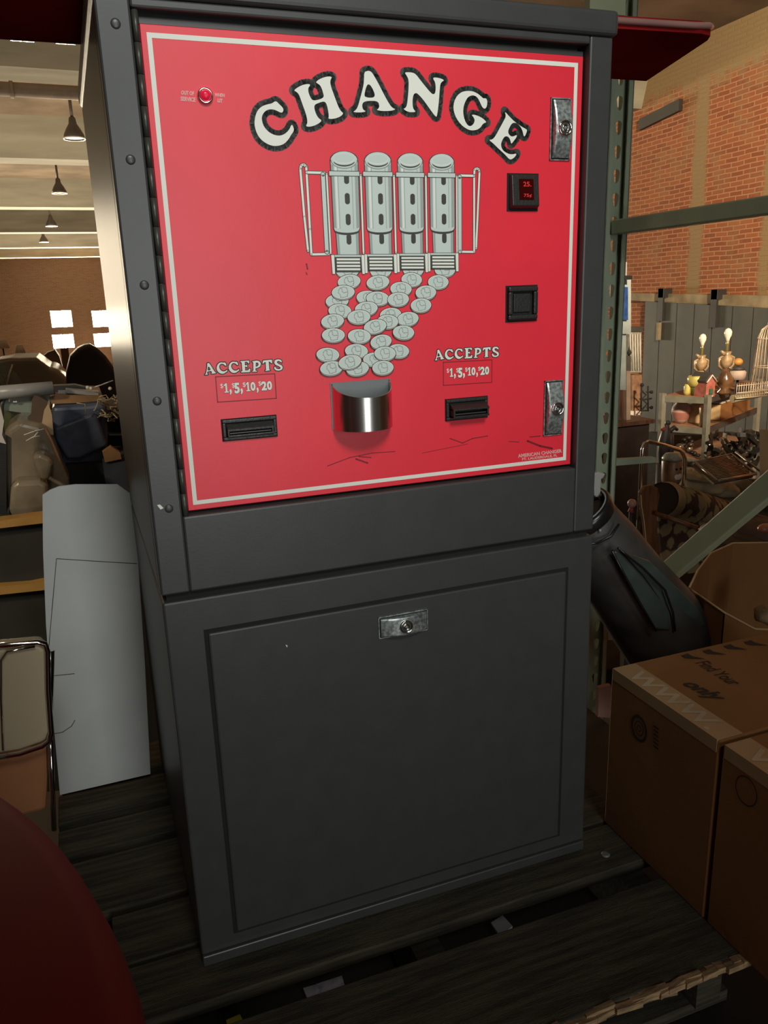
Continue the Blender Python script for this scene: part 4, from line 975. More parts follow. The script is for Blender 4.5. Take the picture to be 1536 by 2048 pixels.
# storage rack with golden rails
sr = root('storage_rack', (-.6, 1.5, FZ + .1), 'dark low rack with golden wooden rails at the far left', 'rack', near=True)
YR = 1.3
part('rail', MB().m('rack_orange').prism([mY(u, v, YR) for u, v in ((-80, 1052), (90, 1030), (330, 1004), (330, 1022), (90, 1046), (-80, 1066))], (0, .05, 0)), sr, label='golden wooden rail')
part('rail', MB().m('rack_orange').prism([mY(u, v, YR) for u, v in ((-80, 1178), (60, 1168), (110, 1158), (330, 1140), (330, 1158), (110, 1178), (-80, 1198))], (0, .05, 0)), sr, label='golden wooden rail')
part('panel', MB().m('dark_panel').prism([mY(u, v, YR + .03) for u, v in ((-80, 1060), (340, 1020), (340, 1160), (-80, 1185))], (0, .4, 0)), sr)
part('panel', MB().m('dark_panel').prism([mY(u, v, YR + .03) for u, v in ((-80, 1190), (340, 1150), (340, 1560), (-80, 1600))], (0, .4, 0)), sr)
# wrapped furniture
wf = root('wrapped_chair', (-.5, 1.45, mY(60, 1035, 1.45).z), 'brown chair wrapped in crinkled clear plastic, on the rail at far left', 'chair', near=True)
def puff(mb, mt, u, v, y, ru_, rv, ry, seed=1, jit=.006):
    c = mY(u, v, y); sc_ = (y + .99) / F * 1.12
    mb.m(mt).sph(c, 1.0, 22, 14, (ru_ * sc_, ry, rv * sc_)); return mb
def boxpx(mb, mt, u0, v0, u1, v1, y, d):
    a = mY(u0, v0, y); b = mY(u1, v0, y); c = mY(u1, v1, y); e = mY(u0, v1, y)
    mb.m(mt).prism([a, b, c, e], (0, d, 0)); return mb
mb = MB().m('plastic_wrap')
mb.prism([mY(u, v, 1.45) for u, v in ((8, 860), (40, 838), (90, 850), (105, 880), (138, 960), (148, 1034), (18, 1040), (12, 960))], (0, .25, 0))
part('chair_back', mb, wf, bev=.02, seg=4)
mb = MB().m('plastic_wrap').prism([mY(u, v, 1.38) for u, v in ((22, 972), (35, 963), (80, 961), (96, 968), (100, 1030), (92, 1036), (24, 1037), (18, 1020))], (0, .12, 0))
part('seat_cushion', mb, wf, bev=.02, seg=4)
mb = MB().m('plastic_wrap').prism([mY(u, v, 1.36) for u, v in ((64, 912), (80, 908), (102, 918), (106, 930), (98, 962), (82, 960), (72, 935))], (0, .08, 0))
part('arm_pad', mb, wf, bev=.015, seg=3)
gl_ = MB().m('trim_white')
for pts in ([(48, 870), (70, 862), (88, 858)], [(52, 882), (66, 874), (80, 872)], [(66, 876), (76, 864)]): gl_.tube([mY(u, v, 1.36) for u, v in pts], .0016, 5)
part('plastic_fold', gl_, wf, label='bright folds in the plastic wrap')
sheetprism('trim_white', ((-20, 800), (0, 812), (8, 842), (4, 870), (12, 888), (-20, 880)), 1.35, .01, 'white_paper_sheet', 'white paper edge poking in at the left side', 'paper')
pw = MB(); boxpx(pw, 'black_plastic', -30, 872, 13, 1028, 1.44, .1)
solo('black_case', pw, 'tall black case at the far left, behind the wrapped chair', 'case', near=True)
# framed glass and silver tube
fg = root('glass_case', (-.6, 1.62, mY(40, 860, 1.62).z), 'glass topped case with rounded dark frame under the silver tube', 'case', near=True)
part('glass_pane', MB().m('glass_pane').prism([mY(u, v, 1.62) for u, v in ((6, 800), (60, 792), (100, 790), (100, 830), (60, 828), (6, 820))], (0, .01, 0)), fg)
part('frame', MB().m('hinge_steel').tube([mY(u, v, 1.61) for u, v in ((4, 860), (3, 810), (8, 798), (30, 789), (110, 785))], .006, 8), fg)
part('back_panel', MB().m('ceramic_green').prism([mY(u, v, 1.64) for u, v in ((4, 815), (110, 822), (110, 880), (4, 880))], (0, .02, 0)), fg)
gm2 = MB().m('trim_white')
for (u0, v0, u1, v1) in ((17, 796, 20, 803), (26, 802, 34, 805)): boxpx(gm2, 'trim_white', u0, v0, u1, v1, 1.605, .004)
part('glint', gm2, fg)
solo('silver_tube', MB().m('silver_grey').tube([mY(-40, 789, 1.60), mY(106, 776, 1.60)], .020, 16), 'long silver tube lying across the glass case', 'tube', near=True)
sheetprism('brown_board', ((64, 800), (70, 790), (78, 793), (96, 803), (92, 822), (88, 850), (82, 866), (52, 860), (44, 846), (62, 830)), 1.50, .03, 'folded_brown_box', 'torn brown box flap standing behind the plastic wrap', 'box')
sheetprism('paper_cream', ((97, 807), (104, 830), (107, 870), (92, 868), (84, 845), (88, 822)), 1.48, .02, 'cream_carton', 'narrow pale carton standing between wrapped chair and blue bag', 'carton')
# blue bag
bb = root('blue_bag', (-.3, 1.6, mY(160, 930, 1.6).z), 'slate blue bag hanging from the wooden board', 'bag', near=True)
part('bag_body', MB().m('blue_tarp').prism([mY(u, v, 1.6) for u, v in ((103, 812), (180, 808), (214, 803), (216, 870), (214, 930), (130, 935), (108, 880))], (0, .2, 0)), bb, bev=.015, seg=3)
part('bag_flap', MB().m('blue_tarp').prism([mY(u, v, 1.57) for u, v in ((108, 856), (150, 840), (186, 826), (196, 832), (214, 892), (180, 908), (158, 918), (134, 918), (112, 880))], (0, .025, 0)), bb, bev=.01, seg=3)
sg = MB().m('cord_tan')
for pts in ([(153, 806), (170, 808), (172, 828)], [(196, 798), (195, 808), (190, 820), (187, 821)], [(225, 794), (218, 800), (205, 800), (196, 798)]): sg.tube([mY(u, v, 1.555) for u, v in pts], .0018, 6)
part('bag_string', sg, bb)
sheetprism('wood_warm', ((98, 794), (110, 790), (205, 792), (200, 802), (150, 806), (103, 808)), 1.62, .3, 'wooden_board', 'warm brown wooden board above the blue bag', 'board')
tb = MB(); boxpx(tb, 'silver_grey', 116, 783, 186, 795, 1.66, .06); tb.prism([mY(u, v, 1.64) for u, v in ((131, 779), (198, 784), (196, 792), (133, 786))], (0, .05, 0))
solo('silver_box', tb, 'flat silver grey box lying on the wooden board', 'box', near=True)
bl = MB().m('black_plastic')
bl.prism([mY(u, v, 1.7) for u, v in ((106, 772), (150, 770), (172, 775), (172, 784), (108, 786))], (0, .05, 0))
solo('black_tool_case', bl, 'low black case behind the silver box', 'case', near=True)
for i, (u, v) in enumerate(((175, 775), (182, 777), (220, 777))):
    solo('glass_bead', MB().m('bulb_white').sph(mY(u, v, 1.62), .0055, 10, 8), ('leftmost', 'middle', 'rightmost and largest')[i] + ' of three bright glass beads above the blue bag', 'bead', near=True, group='bright glass beads above the blue bag')
solo('thin_rod', MB().m('silver_grey').tube([mY(184, 777, 1.62), mY(226, 761, 1.62)], .002, 6), 'thin rod slanting up beside the bright glass beads', 'rod', near=True)
tg = MB().m('cord_tan'); rg = random.Random(11)
for k in range(26):
    u = rg.uniform(200, 246); v = rg.uniform(790, 832); pts = [(u, v)]
    for j in range(4): u += rg.uniform(-14, 14); v += rg.uniform(-9, 10); pts.append((min(250, max(196, u)), min(842, v)))
    tg.tube([mY(a, b, 1.6 + rg.uniform(-.05, .05)) for a, b in pts], .0022, 5)
solo('twig_tangle', tg, 'tangle of tan twigs and cords beside the machine edge', 'twigs', near=True, kind='stuff')
ds = MB()
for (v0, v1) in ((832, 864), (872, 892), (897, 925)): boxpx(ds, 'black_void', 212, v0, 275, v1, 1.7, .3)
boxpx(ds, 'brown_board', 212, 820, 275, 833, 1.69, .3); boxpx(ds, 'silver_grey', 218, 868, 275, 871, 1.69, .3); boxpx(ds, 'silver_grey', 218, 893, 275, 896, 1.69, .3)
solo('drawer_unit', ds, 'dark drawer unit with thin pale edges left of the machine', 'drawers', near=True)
sheetprism('blue_dark', ((206, 925), (262, 912), (300, 930), (300, 1010), (215, 1000)), 1.5, .2, 'dark_blue_cloth', 'dark blue cloth heap above the white sheet', 'cloth')
sheetprism('black_void', ((128, 930), (225, 925), (225, 1010), (140, 1035)), 1.56, .3, 'black_block', 'black block filling the dark area below the blue bag', 'crate')  # plain black block filling the dark area here
sheetprism('wood_warm', ((205, 905), (222, 893), (240, 905), (243, 918), (210, 925)), 1.49, .03, 'brown_cloth', 'small brown cloth tucked beside the blue bag', 'cloth')

# distant left: car, wing chair, post
Y0 = 11.0
car = root('car', (rY(20, 800, Y0).x, Y0 + .9, FZ), 'dusty parked car with pale windscreen in the far left background', 'car')
prof = [(-120, 790), (-120, 752), (-40, 735), (-10, 722), (20, 716), (72, 715), (82, 722), (100, 735), (112, 735), (130, 752), (146, 772), (150, 800), (150, 830)]
part('car_body', MB().m('car_body').prism([rY(u, v, Y0) for u, v in prof], (0, 1.6, 0)), car, bev=.12, seg=4)
part('windscreen', MB().m('car_glass').prism([rY(u, v, Y0 - .02) for u, v in ((26, 738), (42, 758), (50, 774), (16, 774), (20, 745))], (0, .015, 0)), car)
part('rear_glass', MB().m('glass_green').prism([rY(u, v, Y0 - .02) for u, v in ((-30, 740), (4, 726), (22, 728), (12, 772), (-30, 775))], (0, .015, 0)), car)
part('door_edge', MB().m('lamp_rim').tube([rY(25, 729, Y0 - .05), rY(18, 750, Y0 - .05), rY(12, 778, Y0 - .05)], .012, 6), car)
part('roof_rail', MB().m('lamp_rim').tube([rY(-10, 722, Y0 - .02), rY(20, 717, Y0 - .02), rY(72, 716, Y0 - .02), rY(98, 735, Y0 - .02)], .015, 6), car)
cb_ = rY(0, 800, Y0).x
for dx in (-.9, .75):
    part('wheel', MB().m('black_plastic').lathe((cb_ + dx, Y0 + .1, FZ + .31), [(.31, 0), (.31, .2), (.2, .2)], 20, axis=(0, 1, 0)), car)
wc = root('wing_chair', (rY(180, 800, 9.5).x, 9.7, FZ + .06), 'large dark rounded wing chair silhouetted against the far windows', 'chair')
pts = [(132, 775), (132, 745), (140, 712), (155, 697), (168, 690), (180, 688), (195, 696), (212, 712), (232, 740), (240, 790)]
part('chair_back', MB().m('cabinet_black').prism([rY(u, v, 9.5) for u, v in pts] + [rY(240, 800, 9.5), rY(132, 800, 9.5)], (0, .5, 0)), wc, bev=.06, seg=4)
part('chair_base', MB().m('cabinet_black').box(rY(132, 790, 9.5).x, rY(240, 790, 9.5).x, 9.5, 10.2, FZ + .06, rY(180, 798, 9.5).z), wc)
solo('wooden_post', MB().m('far_dark').box(rY(121, 700, 13.2).x, rY(137, 700, 13.2).x, 13.2, 13.3, FZ, rY(121, 697, 13.2).z), 'brown wooden post below the left far windows', 'post')
dk = MB().m('brown_board').prism([rY(u, v, 14) for u, v in ((60, 790), (75, 722), (95, 705), (110, 700), (118, 712), (128, 745), (150, 790))], (0, .6, 0))
solo('dark_heap', dk, 'dark sloping heap behind the car, under the left window', 'heap', kind='stuff')
for (u, v, r_, lab) in ((5, 690, 9, 'pale flowered lampshade far away at the left edge'), (40, 700, 7, 'small pale lampshade on a thin stand above the car')):
    c = rY(u, v, 13); rr_ = r_ * 14 / F
    t = root('floor_lamp', (c.x, 13, FZ), lab, 'lamp', group='far lampshades above the car')
    part('lamp_shade', MB().m('lampshade').lathe(c, [(rr_ * 1.3, -.05), (rr_ * .8, .08)], 16), t)
    part('stem', MB().m('iron_dark').tube([c - Vector((0, 0, .05)), Vector((c.x, 13, FZ + .02))], .012, 6), t)
    part('base', MB().m('iron_dark').lathe((c.x, 13, FZ), [(.15, 0), (.14, .03), (.02, .04)], 16), t)

# ================================================================== GOLF BAG
gb = root('golf_bag', (1.05, .33, -.13), 'black and dark green golf bag leaning behind the machine', 'golf bag', near=True)
YG = .33
path = [(1165, 1028), (1180, 1052), (1200, 1090), (1228, 1130), (1262, 1178), (1300, 1228), (1340, 1282)]
rads = [.062, .066, .079, .083, .089, .098, .106]
P_ = [mY(u, v, YG) for u, v in path]
part('bag_body', MB().m('bag_black').tube(P_, rads, 28), gb)
d = (P_[0] - P_[1]).normalized(); ctr = P_[0] + d * .004
rim = MB().m('bag_piping').lathe(ctr, [(.055, -.01), (.055, .012), (.062, .014), (.066, .004), (.064, -.014)], 32, axis=d, cap=False)
part('bag_rim', rim, gb)
part('rim_piping', MB().m('silver_grey').lathe(ctr, [(.0560, .0125), (.0575, .0155), (.0590, .0125)], 32, axis=d, cap=False), gb, label='pale edge piping')
part('bag_lining', MB().m('bag_lining').lathe(ctr, [(.0545, .012), (.053, -.002), (.03, -.003), (.001, -.003)], 28, axis=d, cap=False), gb)
def onbag(mb, uvs, y0, th=.012): mb.prism([mY(u, v, y0) for u, v in uvs], (0, th, 0))
pk = MB().m('bag_green'); onbag(pk, ((1228, 1104), (1236, 1100), (1262, 1130), (1290, 1160), (1338, 1225), (1342, 1262), (1310, 1258), (1278, 1200), (1250, 1150)), .232)
part('side_pocket', pk, gb, label='dark green side pocket', bev=.004)
pk = MB().m('bag_green'); onbag(pk, ((1240, 1099), (1262, 1108), (1300, 1122), (1340, 1160), (1398, 1218), (1414, 1252), (1356, 1262), (1330, 1215), (1290, 1155)), .240)
part('side_pocket', pk, gb, label='dark green side pocket', bev=.004)
pz = MB().m('bag_piping')
for pts in ([(1224, 1102), (1250, 1152), (1280, 1206), (1312, 1262)], [(1236, 1096), (1256, 1112), (1284, 1134), (1330, 1180), (1346, 1225), (1350, 1262)]): pz.tube([mY(u, v, .228) for u, v in pts], .0024, 6)
part('piping', pz, gb)
part('bag_snap', MB().m('silver_grey').sph(mY(1200, 1061, .262), .003, 10, 8), gb)
part('collar_seam', MB().m('bag_piping').tube([mY(u, v, .252) for u, v in ((1172, 1088), (1195, 1086), (1222, 1072), (1238, 1048))], .0025, 6), gb)
gc = root('golf_club', mY(1200, 1000, .32), 'silver golf club head sticking out of the golf bag', 'golf club', near=True)
part('club_head', MB().m('silver_grey').prism([mY(u, v, .31) for u, v in ((1186, 948), (1198, 944), (1212, 948), (1208, 955), (1203, 960), (1202, 985), (1195, 996), (1189, 992), (1187, 965))], (0, .012, 0)), gc, bev=.003)
part('shaft', MB().m('chrome').tube([mY(1199, 990, .32), mY(1204, 1003, .335), mY(1206, 1025, .37)], .0045, 8), gc)

# bits in the gap between machine and box
def gapbit(uvs, y, mt, nm, lab, cat): solo(nm, MB().m(mt).prism([mY(u, v, y) for u, v in uvs], (0, .012, 0)), lab, cat, near=True)
gapbit(((1184, 1478), (1196, 1460), (1206, 1468), (1218, 1500), (1214, 1540), (1186, 1546)), .5, 'paper_cream', 'cream_paper', 'cream paper showing low in the gap beside the machine', 'paper')
gapbit(((1198, 1376), (1222, 1370), (1222, 1436), (1196, 1434)), .52, 'cloth_pink', 'pink_cloth', 'pinkish cloth in the gap between machine and boxes', 'cloth')
gapbit(((1182, 1640), (1186, 1602), (1200, 1618), (1208, 1650), (1198, 1640)), .25, 'silver_grey', 'crumpled_plastic', 'crumpled grey plastic at the foot of the machine', 'plastic')
gapbit(((1196, 1568), (1206, 1562), (1216, 1580), (1207, 1578)), .35, 'trim_white', 'white_scrap', 'small white scrap low between machine and box', 'scrap')
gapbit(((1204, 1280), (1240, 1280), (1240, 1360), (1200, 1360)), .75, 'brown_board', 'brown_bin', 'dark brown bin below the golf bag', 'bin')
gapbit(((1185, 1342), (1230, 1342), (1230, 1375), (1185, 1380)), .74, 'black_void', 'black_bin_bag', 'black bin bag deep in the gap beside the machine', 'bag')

# ================================================================== RIGHT BACKGROUND (room frame)
def boxr(mb, mt, u0, v0, u1, v1, y, d):
    a = rY(u0, v0, y); b = rY(u1, v0, y); c = rY(u1, v1, y); e = rY(u0, v1, y)
    mb.m(mt).prism([a, b, c, e], (0, d, 0)); return mb
def rs(y): return (y + 1.0) * 1.07 / F      # metres per pixel near the right background
# black cabinet
YK = 5.0
bc = root('black_cabinet', (rY(1250, 1000, YK).x, YK + .2, FZ), 'black cabinet behind the rack upright', 'cabinet')
x0, x1 = rY(1180, 860, YK).x, rY(1298, 860, YK).x; zt_ = rY(1260, 846, YK).z
part('cabinet_body', MB().m('cabinet_black').box(x0, x1, YK, YK + .4, FZ + .08, zt_ - .02), bc)
part('cabinet_top', MB().m('dark_wood').box(x0 - .02, x1 + .04, YK - .03, YK + .45, zt_ - .02, zt_ + .015), bc)
part('plinth', MB().m('cabinet_black').box(x0, x1, YK + .03, YK + .37, FZ, FZ + .08), bc)
# mantel clock / wooden hood on the cabinet
clk = root('wooden_clock', (rY(1245, 840, YK + .2).x, YK + .2, zt_ + .015), 'tall dark wooden clock case on the black cabinet', 'clock')
def rb(name, mt, u0, v0, u1, v1, y, d, par, lab=None): return part(name, boxr(MB(), mt, u0, v0, u1, v1, y, d), par, label=lab)
rb('clock_case', 'dark_wood', 1225, 742, 1256, 842, YK + .12, .12, clk); rb('clock_hood', 'iron_dark', 1230, 712, 1262, 742, YK + .1, .14, clk); rb('pillar', 'pipe_brown', 1253, 742, 1261, 840, YK + .08, .05, clk)
for u in (1247, 1258): part('finial', MB().m('black_void').lathe(rY(u, 712, YK + .15), [(.01, 0), (.022, .03), (.008, .06), (.003, .09)], 10), clk)
# lantern
ln = root('glass_lantern', (rY(1271, 800, 6.2).x, 6.2, rY(1271, 835, 6.2).z), 'tall greenish glass lantern with black cap, right of the clock', 'lantern')
rb('glass_body', 'glass_green', 1257, 662, 1283, 745, 6.1, .18, ln); rb('cap', 'iron_dark', 1258, 653, 1285, 663, 6.08, .22, ln); rb('lower_body', 'jar_tan', 1264, 750, 1284, 822, 6.1, .16, ln); rb('foot', 'trim_white', 1258, 822, 1284, 830, 6.08, .2, ln)
st_ = MB().m('trim_white')
for k in range(5): st_.tube([rY(1260 + k * 5, 668, 6.085), rY(1261 + k * 5, 740, 6.085)], .006, 5)
part('glass_ribs', st_, ln)
# blue label panel
bp_ = root('wall_dispenser', (rY(1252, 700, 4.2).x, 4.2, rY(1252, 715, 4.2).z), 'pale dispenser with blue label and black spigot beside the rack post', 'dispenser')
rb('body', 'plastic_pale', 1236, 558, 1262, 668, 4.2, .1, bp_); rb('blue_label', 'label_blue', 1236, 574, 1256, 640, 4.18, .01, bp_); rb('spigot', 'black_plastic', 1246, 551, 1265, 559, 4.12, .1, bp_); rb('neck', 'silver_grey', 1240, 524, 1254, 551, 4.2, .08, bp_); rb('stem', 'plastic_pale', 1240, 668, 1252, 780, 4.22, .05, bp_)
# iron candelabra
ic = root('iron_scrollwork', (rY(1288, 820, 5.9).x, 5.9, rY(1288, 822, 5.9).z), 'black wrought iron scrollwork against the slate door', 'ironwork')
im = MB().m('black_void')
for pts in ([(1283, 768), (1282, 821)], [(1296, 772), (1296, 821)], [(1282, 800), (1303, 797)], [(1282, 821), (1297, 821)], [(1284, 782), (1292, 790), (1284, 798), (1294, 808), (1285, 818)], [(1293, 784), (1302, 784)], [(1293, 815), (1302, 815)]):
    im.tube([rY(u, v, 5.9) for u, v in pts], .009, 6)
part('scrolls', im, ic)
part('knobs', MB().m('black_void').sph(rY(1284, 770, 5.9), .02).sph(rY(1303, 784, 5.9), .018).sph(rY(1303, 815, 5.9), .018), ic)

# metal shelf unit (corner nearest the viewer at K)
K = rY(1416, 798, 4.6); wl = rY(1326, 782, 4.95)      # short side
la = Vector((wl.x - K.x, wl.y - K.y, 0)); ldir = la.normalized(); bdir = Vector((-ldir.y, ldir.x, 0)) if (-ldir.y) > 0 else Vector((ldir.y, -ldir.x, 0))
sw = la.length; sl = 1.5
su = root('metal_shelf_unit', (K.x, K.y, FZ), 'slotted metal shelf unit in front of the slate sliding door', 'shelf unit')
zsh = [rY(1412, 797, 4.6).z, rY(1410, 858, 4.6).z, rY(1408, 922, 4.6).z]
for (a, b) in ((0, 0), (sw, 0), (0, sl), (sw, sl)):
    p = Vector((K.x, K.y, 0)) + ldir * a + bdir * b
    part('post', MB().m('shelf_zinc').box(p.x - .022, p.x + .022, p.y - .022, p.y + .022, FZ, zsh[0] + .03), su)
for i, z in enumerate(zsh):
    c = Vector((K.x, K.y, z)) + ldir * sw / 2 + bdir * sl / 2
    part('shelf', MB().m('shelf_board').obox(c, ldir, bdir, (0, 0, 1), sw / 2, sl / 2, .006), su)
    part('front_lip', MB().m('shelf_zinc').obox(c - bdir * sl / 2 - Vector((0, 0, .02)), ldir, bdir, (0, 0, 1), sw / 2, .006, .028), su)
    part('side_lip', MB().m('iron_dark').obox(c - ldir * sw / 2 - Vector((0, 0, .02)), bdir, ldir, (0, 0, 1), sl / 2, .006, .026), su)
def onshelf(a, b, z): p = Vector((K.x, K.y, z)) + ldir * a + bdir * b; return p
def hit(u, b, zi):  # point on shelf zi where image column u meets depth row b
    best = None
    for k in range(-60, 200):
        a = k * .01; p = onshelf(a, b, zsh[zi] + .007); q = RM @ (T3.inverted() @ p - CM); uu = 768 + F * q.x / q.z
        if best is None or abs(uu - u) < best[0]: best = (abs(uu - u), p)
    return best[1]
def px(p, n): q = RM @ (T3.inverted() @ Vector(p) - CM); return n * q.z / F
# ewer lamps
def ewer(u, b, lab, k=1.0, m1='ceramic_gold', htot=105):
    p = hit(u, b, 0); s = px(p, 1) * k
    r = root('ewer_lamp', p, lab, 'lamp', group='ewer shaped table lamps with bare bulbs')
    part('lamp_body', MB().m('ceramic_brown' if m1 == 'ceramic_brown' else m1).lathe(p, [(12 * s, 0), (14 * s, 4 * s), (8 * s, 10 * s), (15 * s, 20 * s), (16 * s, 30 * s), (8 * s, 42 * s), (5 * s, 50 * s)], 20), r)
    part('lamp_neck', MB().m('ceramic_gold').lathe(p, [(5 * s, 48 * s), (10 * s, 58 * s), (12 * s, 68 * s), (7 * s, 76 * s), (9 * s, 82 * s)], 20), r)
    part('spout', MB().m('ceramic_gold').tube([p + Vector((-6 * s, 0, 76 * s)), p + Vector((-14 * s, 0, 84 * s))], [5 * s, 2 * s], 8), r)
    for sx in (-1, 1):
        part('handle', MB().m('ceramic_gold').tube([p + Vector((sx * 7 * s, 0, 74 * s)), p + Vector((sx * 18 * s, 0, 70 * s)), p + Vector((sx * 18 * s, 0, 56 * s)), p + Vector((sx * 10 * s, 0, 48 * s))], 2.2 * s, 8), r)
    part('socket', MB().m('brass').lathe(p, [(2.5 * s, 82 * s), (2.5 * s, 94 * s), (3.2 * s, 96 * s), (3.2 * s, 102 * s)], 12), r)
    part('light_bulb', MB().m('bulb_white').lathe(p, [(3 * s, 100 * s), (4 * s, 106 * s), (7 * s, 113 * s), (7.3 * s, 119 * s), (5 * s, 124 * s), (1 * s, 126 * s)], 16), r)
ewer(1399, .25, 'pale gold ewer lamp with bare bulb, left one of the pair', .93)
ewer(1449, .30, 'darker brown ewer lamp with bare bulb, right one of the pair', 1.02, 'ceramic_brown')
# yellow pot + stand
p = hit(1391, .12, 0); s = px(p, 1)
r = root('yellow_pot', p, 'yellow ribbed ceramic pot on a green foot at the shelf corner', 'pot')
part('foot', MB().m('ceramic_green').lathe(p, [(9 * s, 0), (10 * s, 12 * s), (11 * s, 16 * s)], 16), r)
part('bowl', MB().m('ceramic_yellow').lathe(p, [(9 * s, 15 * s), (16 * s, 24 * s), (18 * s, 34 * s), (15 * s, 39 * s), (12 * s, 37 * s)], 20), r)
p = hit(1374, .10, 0); s = px(p, 1)
solo('small_yellow_jar', MB().m('ceramic_yellow').lathe(p, [(5 * s, 0), (7 * s, 6 * s), (6.5 * s, 18 * s), (5 * s, 22 * s)], 14), 'small yellow jar left of the yellow pot', 'jar')
# little house
p = hit(1419, .05, 0); s = px(p, 1)
r = root('model_house', p, 'little red house ornament with white gable and green door', 'ornament')
w_ = 11 * s
part('house_wall', MB().m('house_red').prism([p + Vector((a, 0, b)) for a, b in ((-w_, 0), (w_, 0), (w_, 30 * s), (0, 44 * s), (-w_, 30 * s))], (0, .2, 0)), r)
g_ = MB().m('trim_white'); g_.tube([p + Vector((-w_ * 1.15, -.012, 29 * s)), p + Vector((0, -.012, 43 * s)), p + Vector((w_ * 1.15, -.012, 29 * s))], 1.6 * s, 6)
g_.prism([p + Vector((a, -.01, b)) for a, b in ((-w_, 0), (w_ * .4, 0), (w_ * .4, 3 * s), (-w_, 3 * s))], (0, .008, 0))
part('gable_trim', g_, r)
part('door', MB().m('green_paint').prism([p + Vector((a * s, -.012, b * s)) for a, b in ((-4, 6), (4, 6), (4, 16), (-4, 16))], (0, .008, 0)), r)
part('roof', MB().m('iron_dark').prism([p + Vector((a, 0, b)) for a, b in ((0, 45 * s), (w_ * 1.2, 30 * s), (w_ * 1.2, 33 * s), (0, 48 * s), (-w_ * 1.2, 33 * s), (-w_ * 1.2, 30 * s))], (0, .2, 0)), r)
# shade lamp with orange fruit
p = hit(1473, .45, 0); s = px(p, 1)
r = root('mushroom_lamp', p, 'small lamp with cream shade behind the brown ewer lamp', 'lamp')
part('lamp_shade', MB().m('lampshade').lathe(p, [(15 * s, 26 * s), (16 * s, 40 * s), (10 * s, 46 * s)], 18), r); part('stem', MB().m('iron_dark').tube([p, p + Vector((0, 0, 40 * s))], 3 * s, 8), r)
part('cap', MB().m('iron_dark').lathe(p, [(14 * s, 45 * s), (10 * s, 50 * s), (2 * s, 52 * s)], 16), r)
solo('orange_pumpkin', MB().m('orange_fruit').sph(p + Vector((-1 * s, 0, 60 * s)), 9 * s, 16, 10, (1, 1, .85)), 'orange pumpkin ornament on the cream lampshade', 'ornament')
# bird cage
p = hit(1530, .55, 0); s = px(p, 1)
r = root('bird_cage', p, 'tall domed cream wire bird cage at the right edge', 'bird cage')
wm_ = MB().m('wire_cream'); Rr = 20 * s
for k in range(22):
    t = 2 * math.pi * k / 22; pts = [(1.45, 0), (1.15, 60), (1.0, 105), (.7, 122), (.1, 132)]
    wm_.tube([p + Vector((math.cos(t) * Rr * a, math.sin(t) * Rr * a, b * s)) for a, b in pts], .9 * s, 5)
part('bars', wm_, r)
wm_ = MB().m('wire_cream')
for a, b in ((1.45, 2), (1.2, 50), (1.0, 105)): wm_.tube([p + Vector((math.cos(2 * math.pi * k / 24) * Rr * a, math.sin(2 * math.pi * k / 24) * Rr * a, b * s)) for k in range(25)], 1.2 * s, 5)
part('hoops', wm_, r); part('finial', MB().m('wire_cream').sph(p + Vector((0, 0, 134 * s)), 4 * s), r)
p = hit(1500, .10, 0); s = px(p, 1)
wm_ = MB().m('wire_cream')
for k in range(14): wm_.tube([p + Vector(((k - 6) * 6 * s, 0, 0)), p + Vector(((k - 6) * 6 * s, 0, 30 * s))], .7 * s, 5)
for b in (1, 12, 26): wm_.tube([p + Vector((-36 * s, 0, b * s)), p + Vector((44 * s, 0, b * s))], 1.0 * s, 5)
wm_.m('fabric_cream').tube([p + Vector((-34 * s, .05, -1 * s)), p + Vector((44 * s, .05, 5 * s))], [8 * s, 7 * s], 10)
solo('wire_basket', wm_, 'low white wire basket in front of the bird cage', 'basket')
# middle shelf
p = hit(1362, .2, 1); s = px(p, 1)
r = root('pink_vase', p, 'round pink clay vase on the middle shelf', 'vase')
part('vase_body', MB().m('pink_clay').lathe(p, [(9 * s, 0), (14 * s, 8 * s), (19 * s, 22 * s), (18 * s, 32 * s), (11 * s, 40 * s), (12 * s, 44 * s)], 22), r)
part('painted_band', MB().m('pink_clay_dark').lathe(p, [(14.3 * s, 8 * s), (18.6 * s, 20 * s), (19.2 * s, 23 * s)], 22, cap=False), r)
p = hit(1392, .35, 1); s = px(p, 1)
solo('small_carton', MB().m('cardboard_edge').obox(p + Vector((0, 0, 17 * s)), ldir, bdir, (0, 0, 1), 12 * s, .1, 17 * s), 'small light carton beside the pink vase', 'box')
p = hit(1401, .06, 1); s = px(p, 1)
solo('bone_figurine', MB().m('bone_white').tube([p, p + Vector((-1 * s, 0, 14 * s)), p + Vector((0, 0, 26 * s)), p + Vector((-4 * s, 0, 38 * s))], [3 * s, 1.6 * s, 4 * s, 2 * s], 10).tube([p + Vector((5 * s, 0, 0)), p + Vector((1 * s, 0, 26 * s))], [1.5 * s, 2.5 * s], 8), 'slender bone white animal figurine before the small carton', 'figurine')
p = onshelf(.11, .92, zsh[1] + .007)
r = root('long_carton', p, 'long open cardboard carton on the middle shelf, right of the post', 'box')
part('carton_body', MB().m('cardboard').obox(p + Vector((0, 0, .075)), ldir, bdir, (0, 0, 1), .075, .44, .075), r)
part('carton_lit_end', MB().m('cardboard_edge').obox(p + Vector((0, 0, .075)) - bdir * .445, ldir, bdir, (0, 0, 1), .07, .004, .07), r, label='carton end painted pale where the light falls')  # paler card than the body paints the lit end
part('lid_edge', MB().m('trim_white').obox(p + Vector((0, 0, .155)) - bdir * .1, ldir, bdir, (0, 0, 1), .07, .3, .004), r)
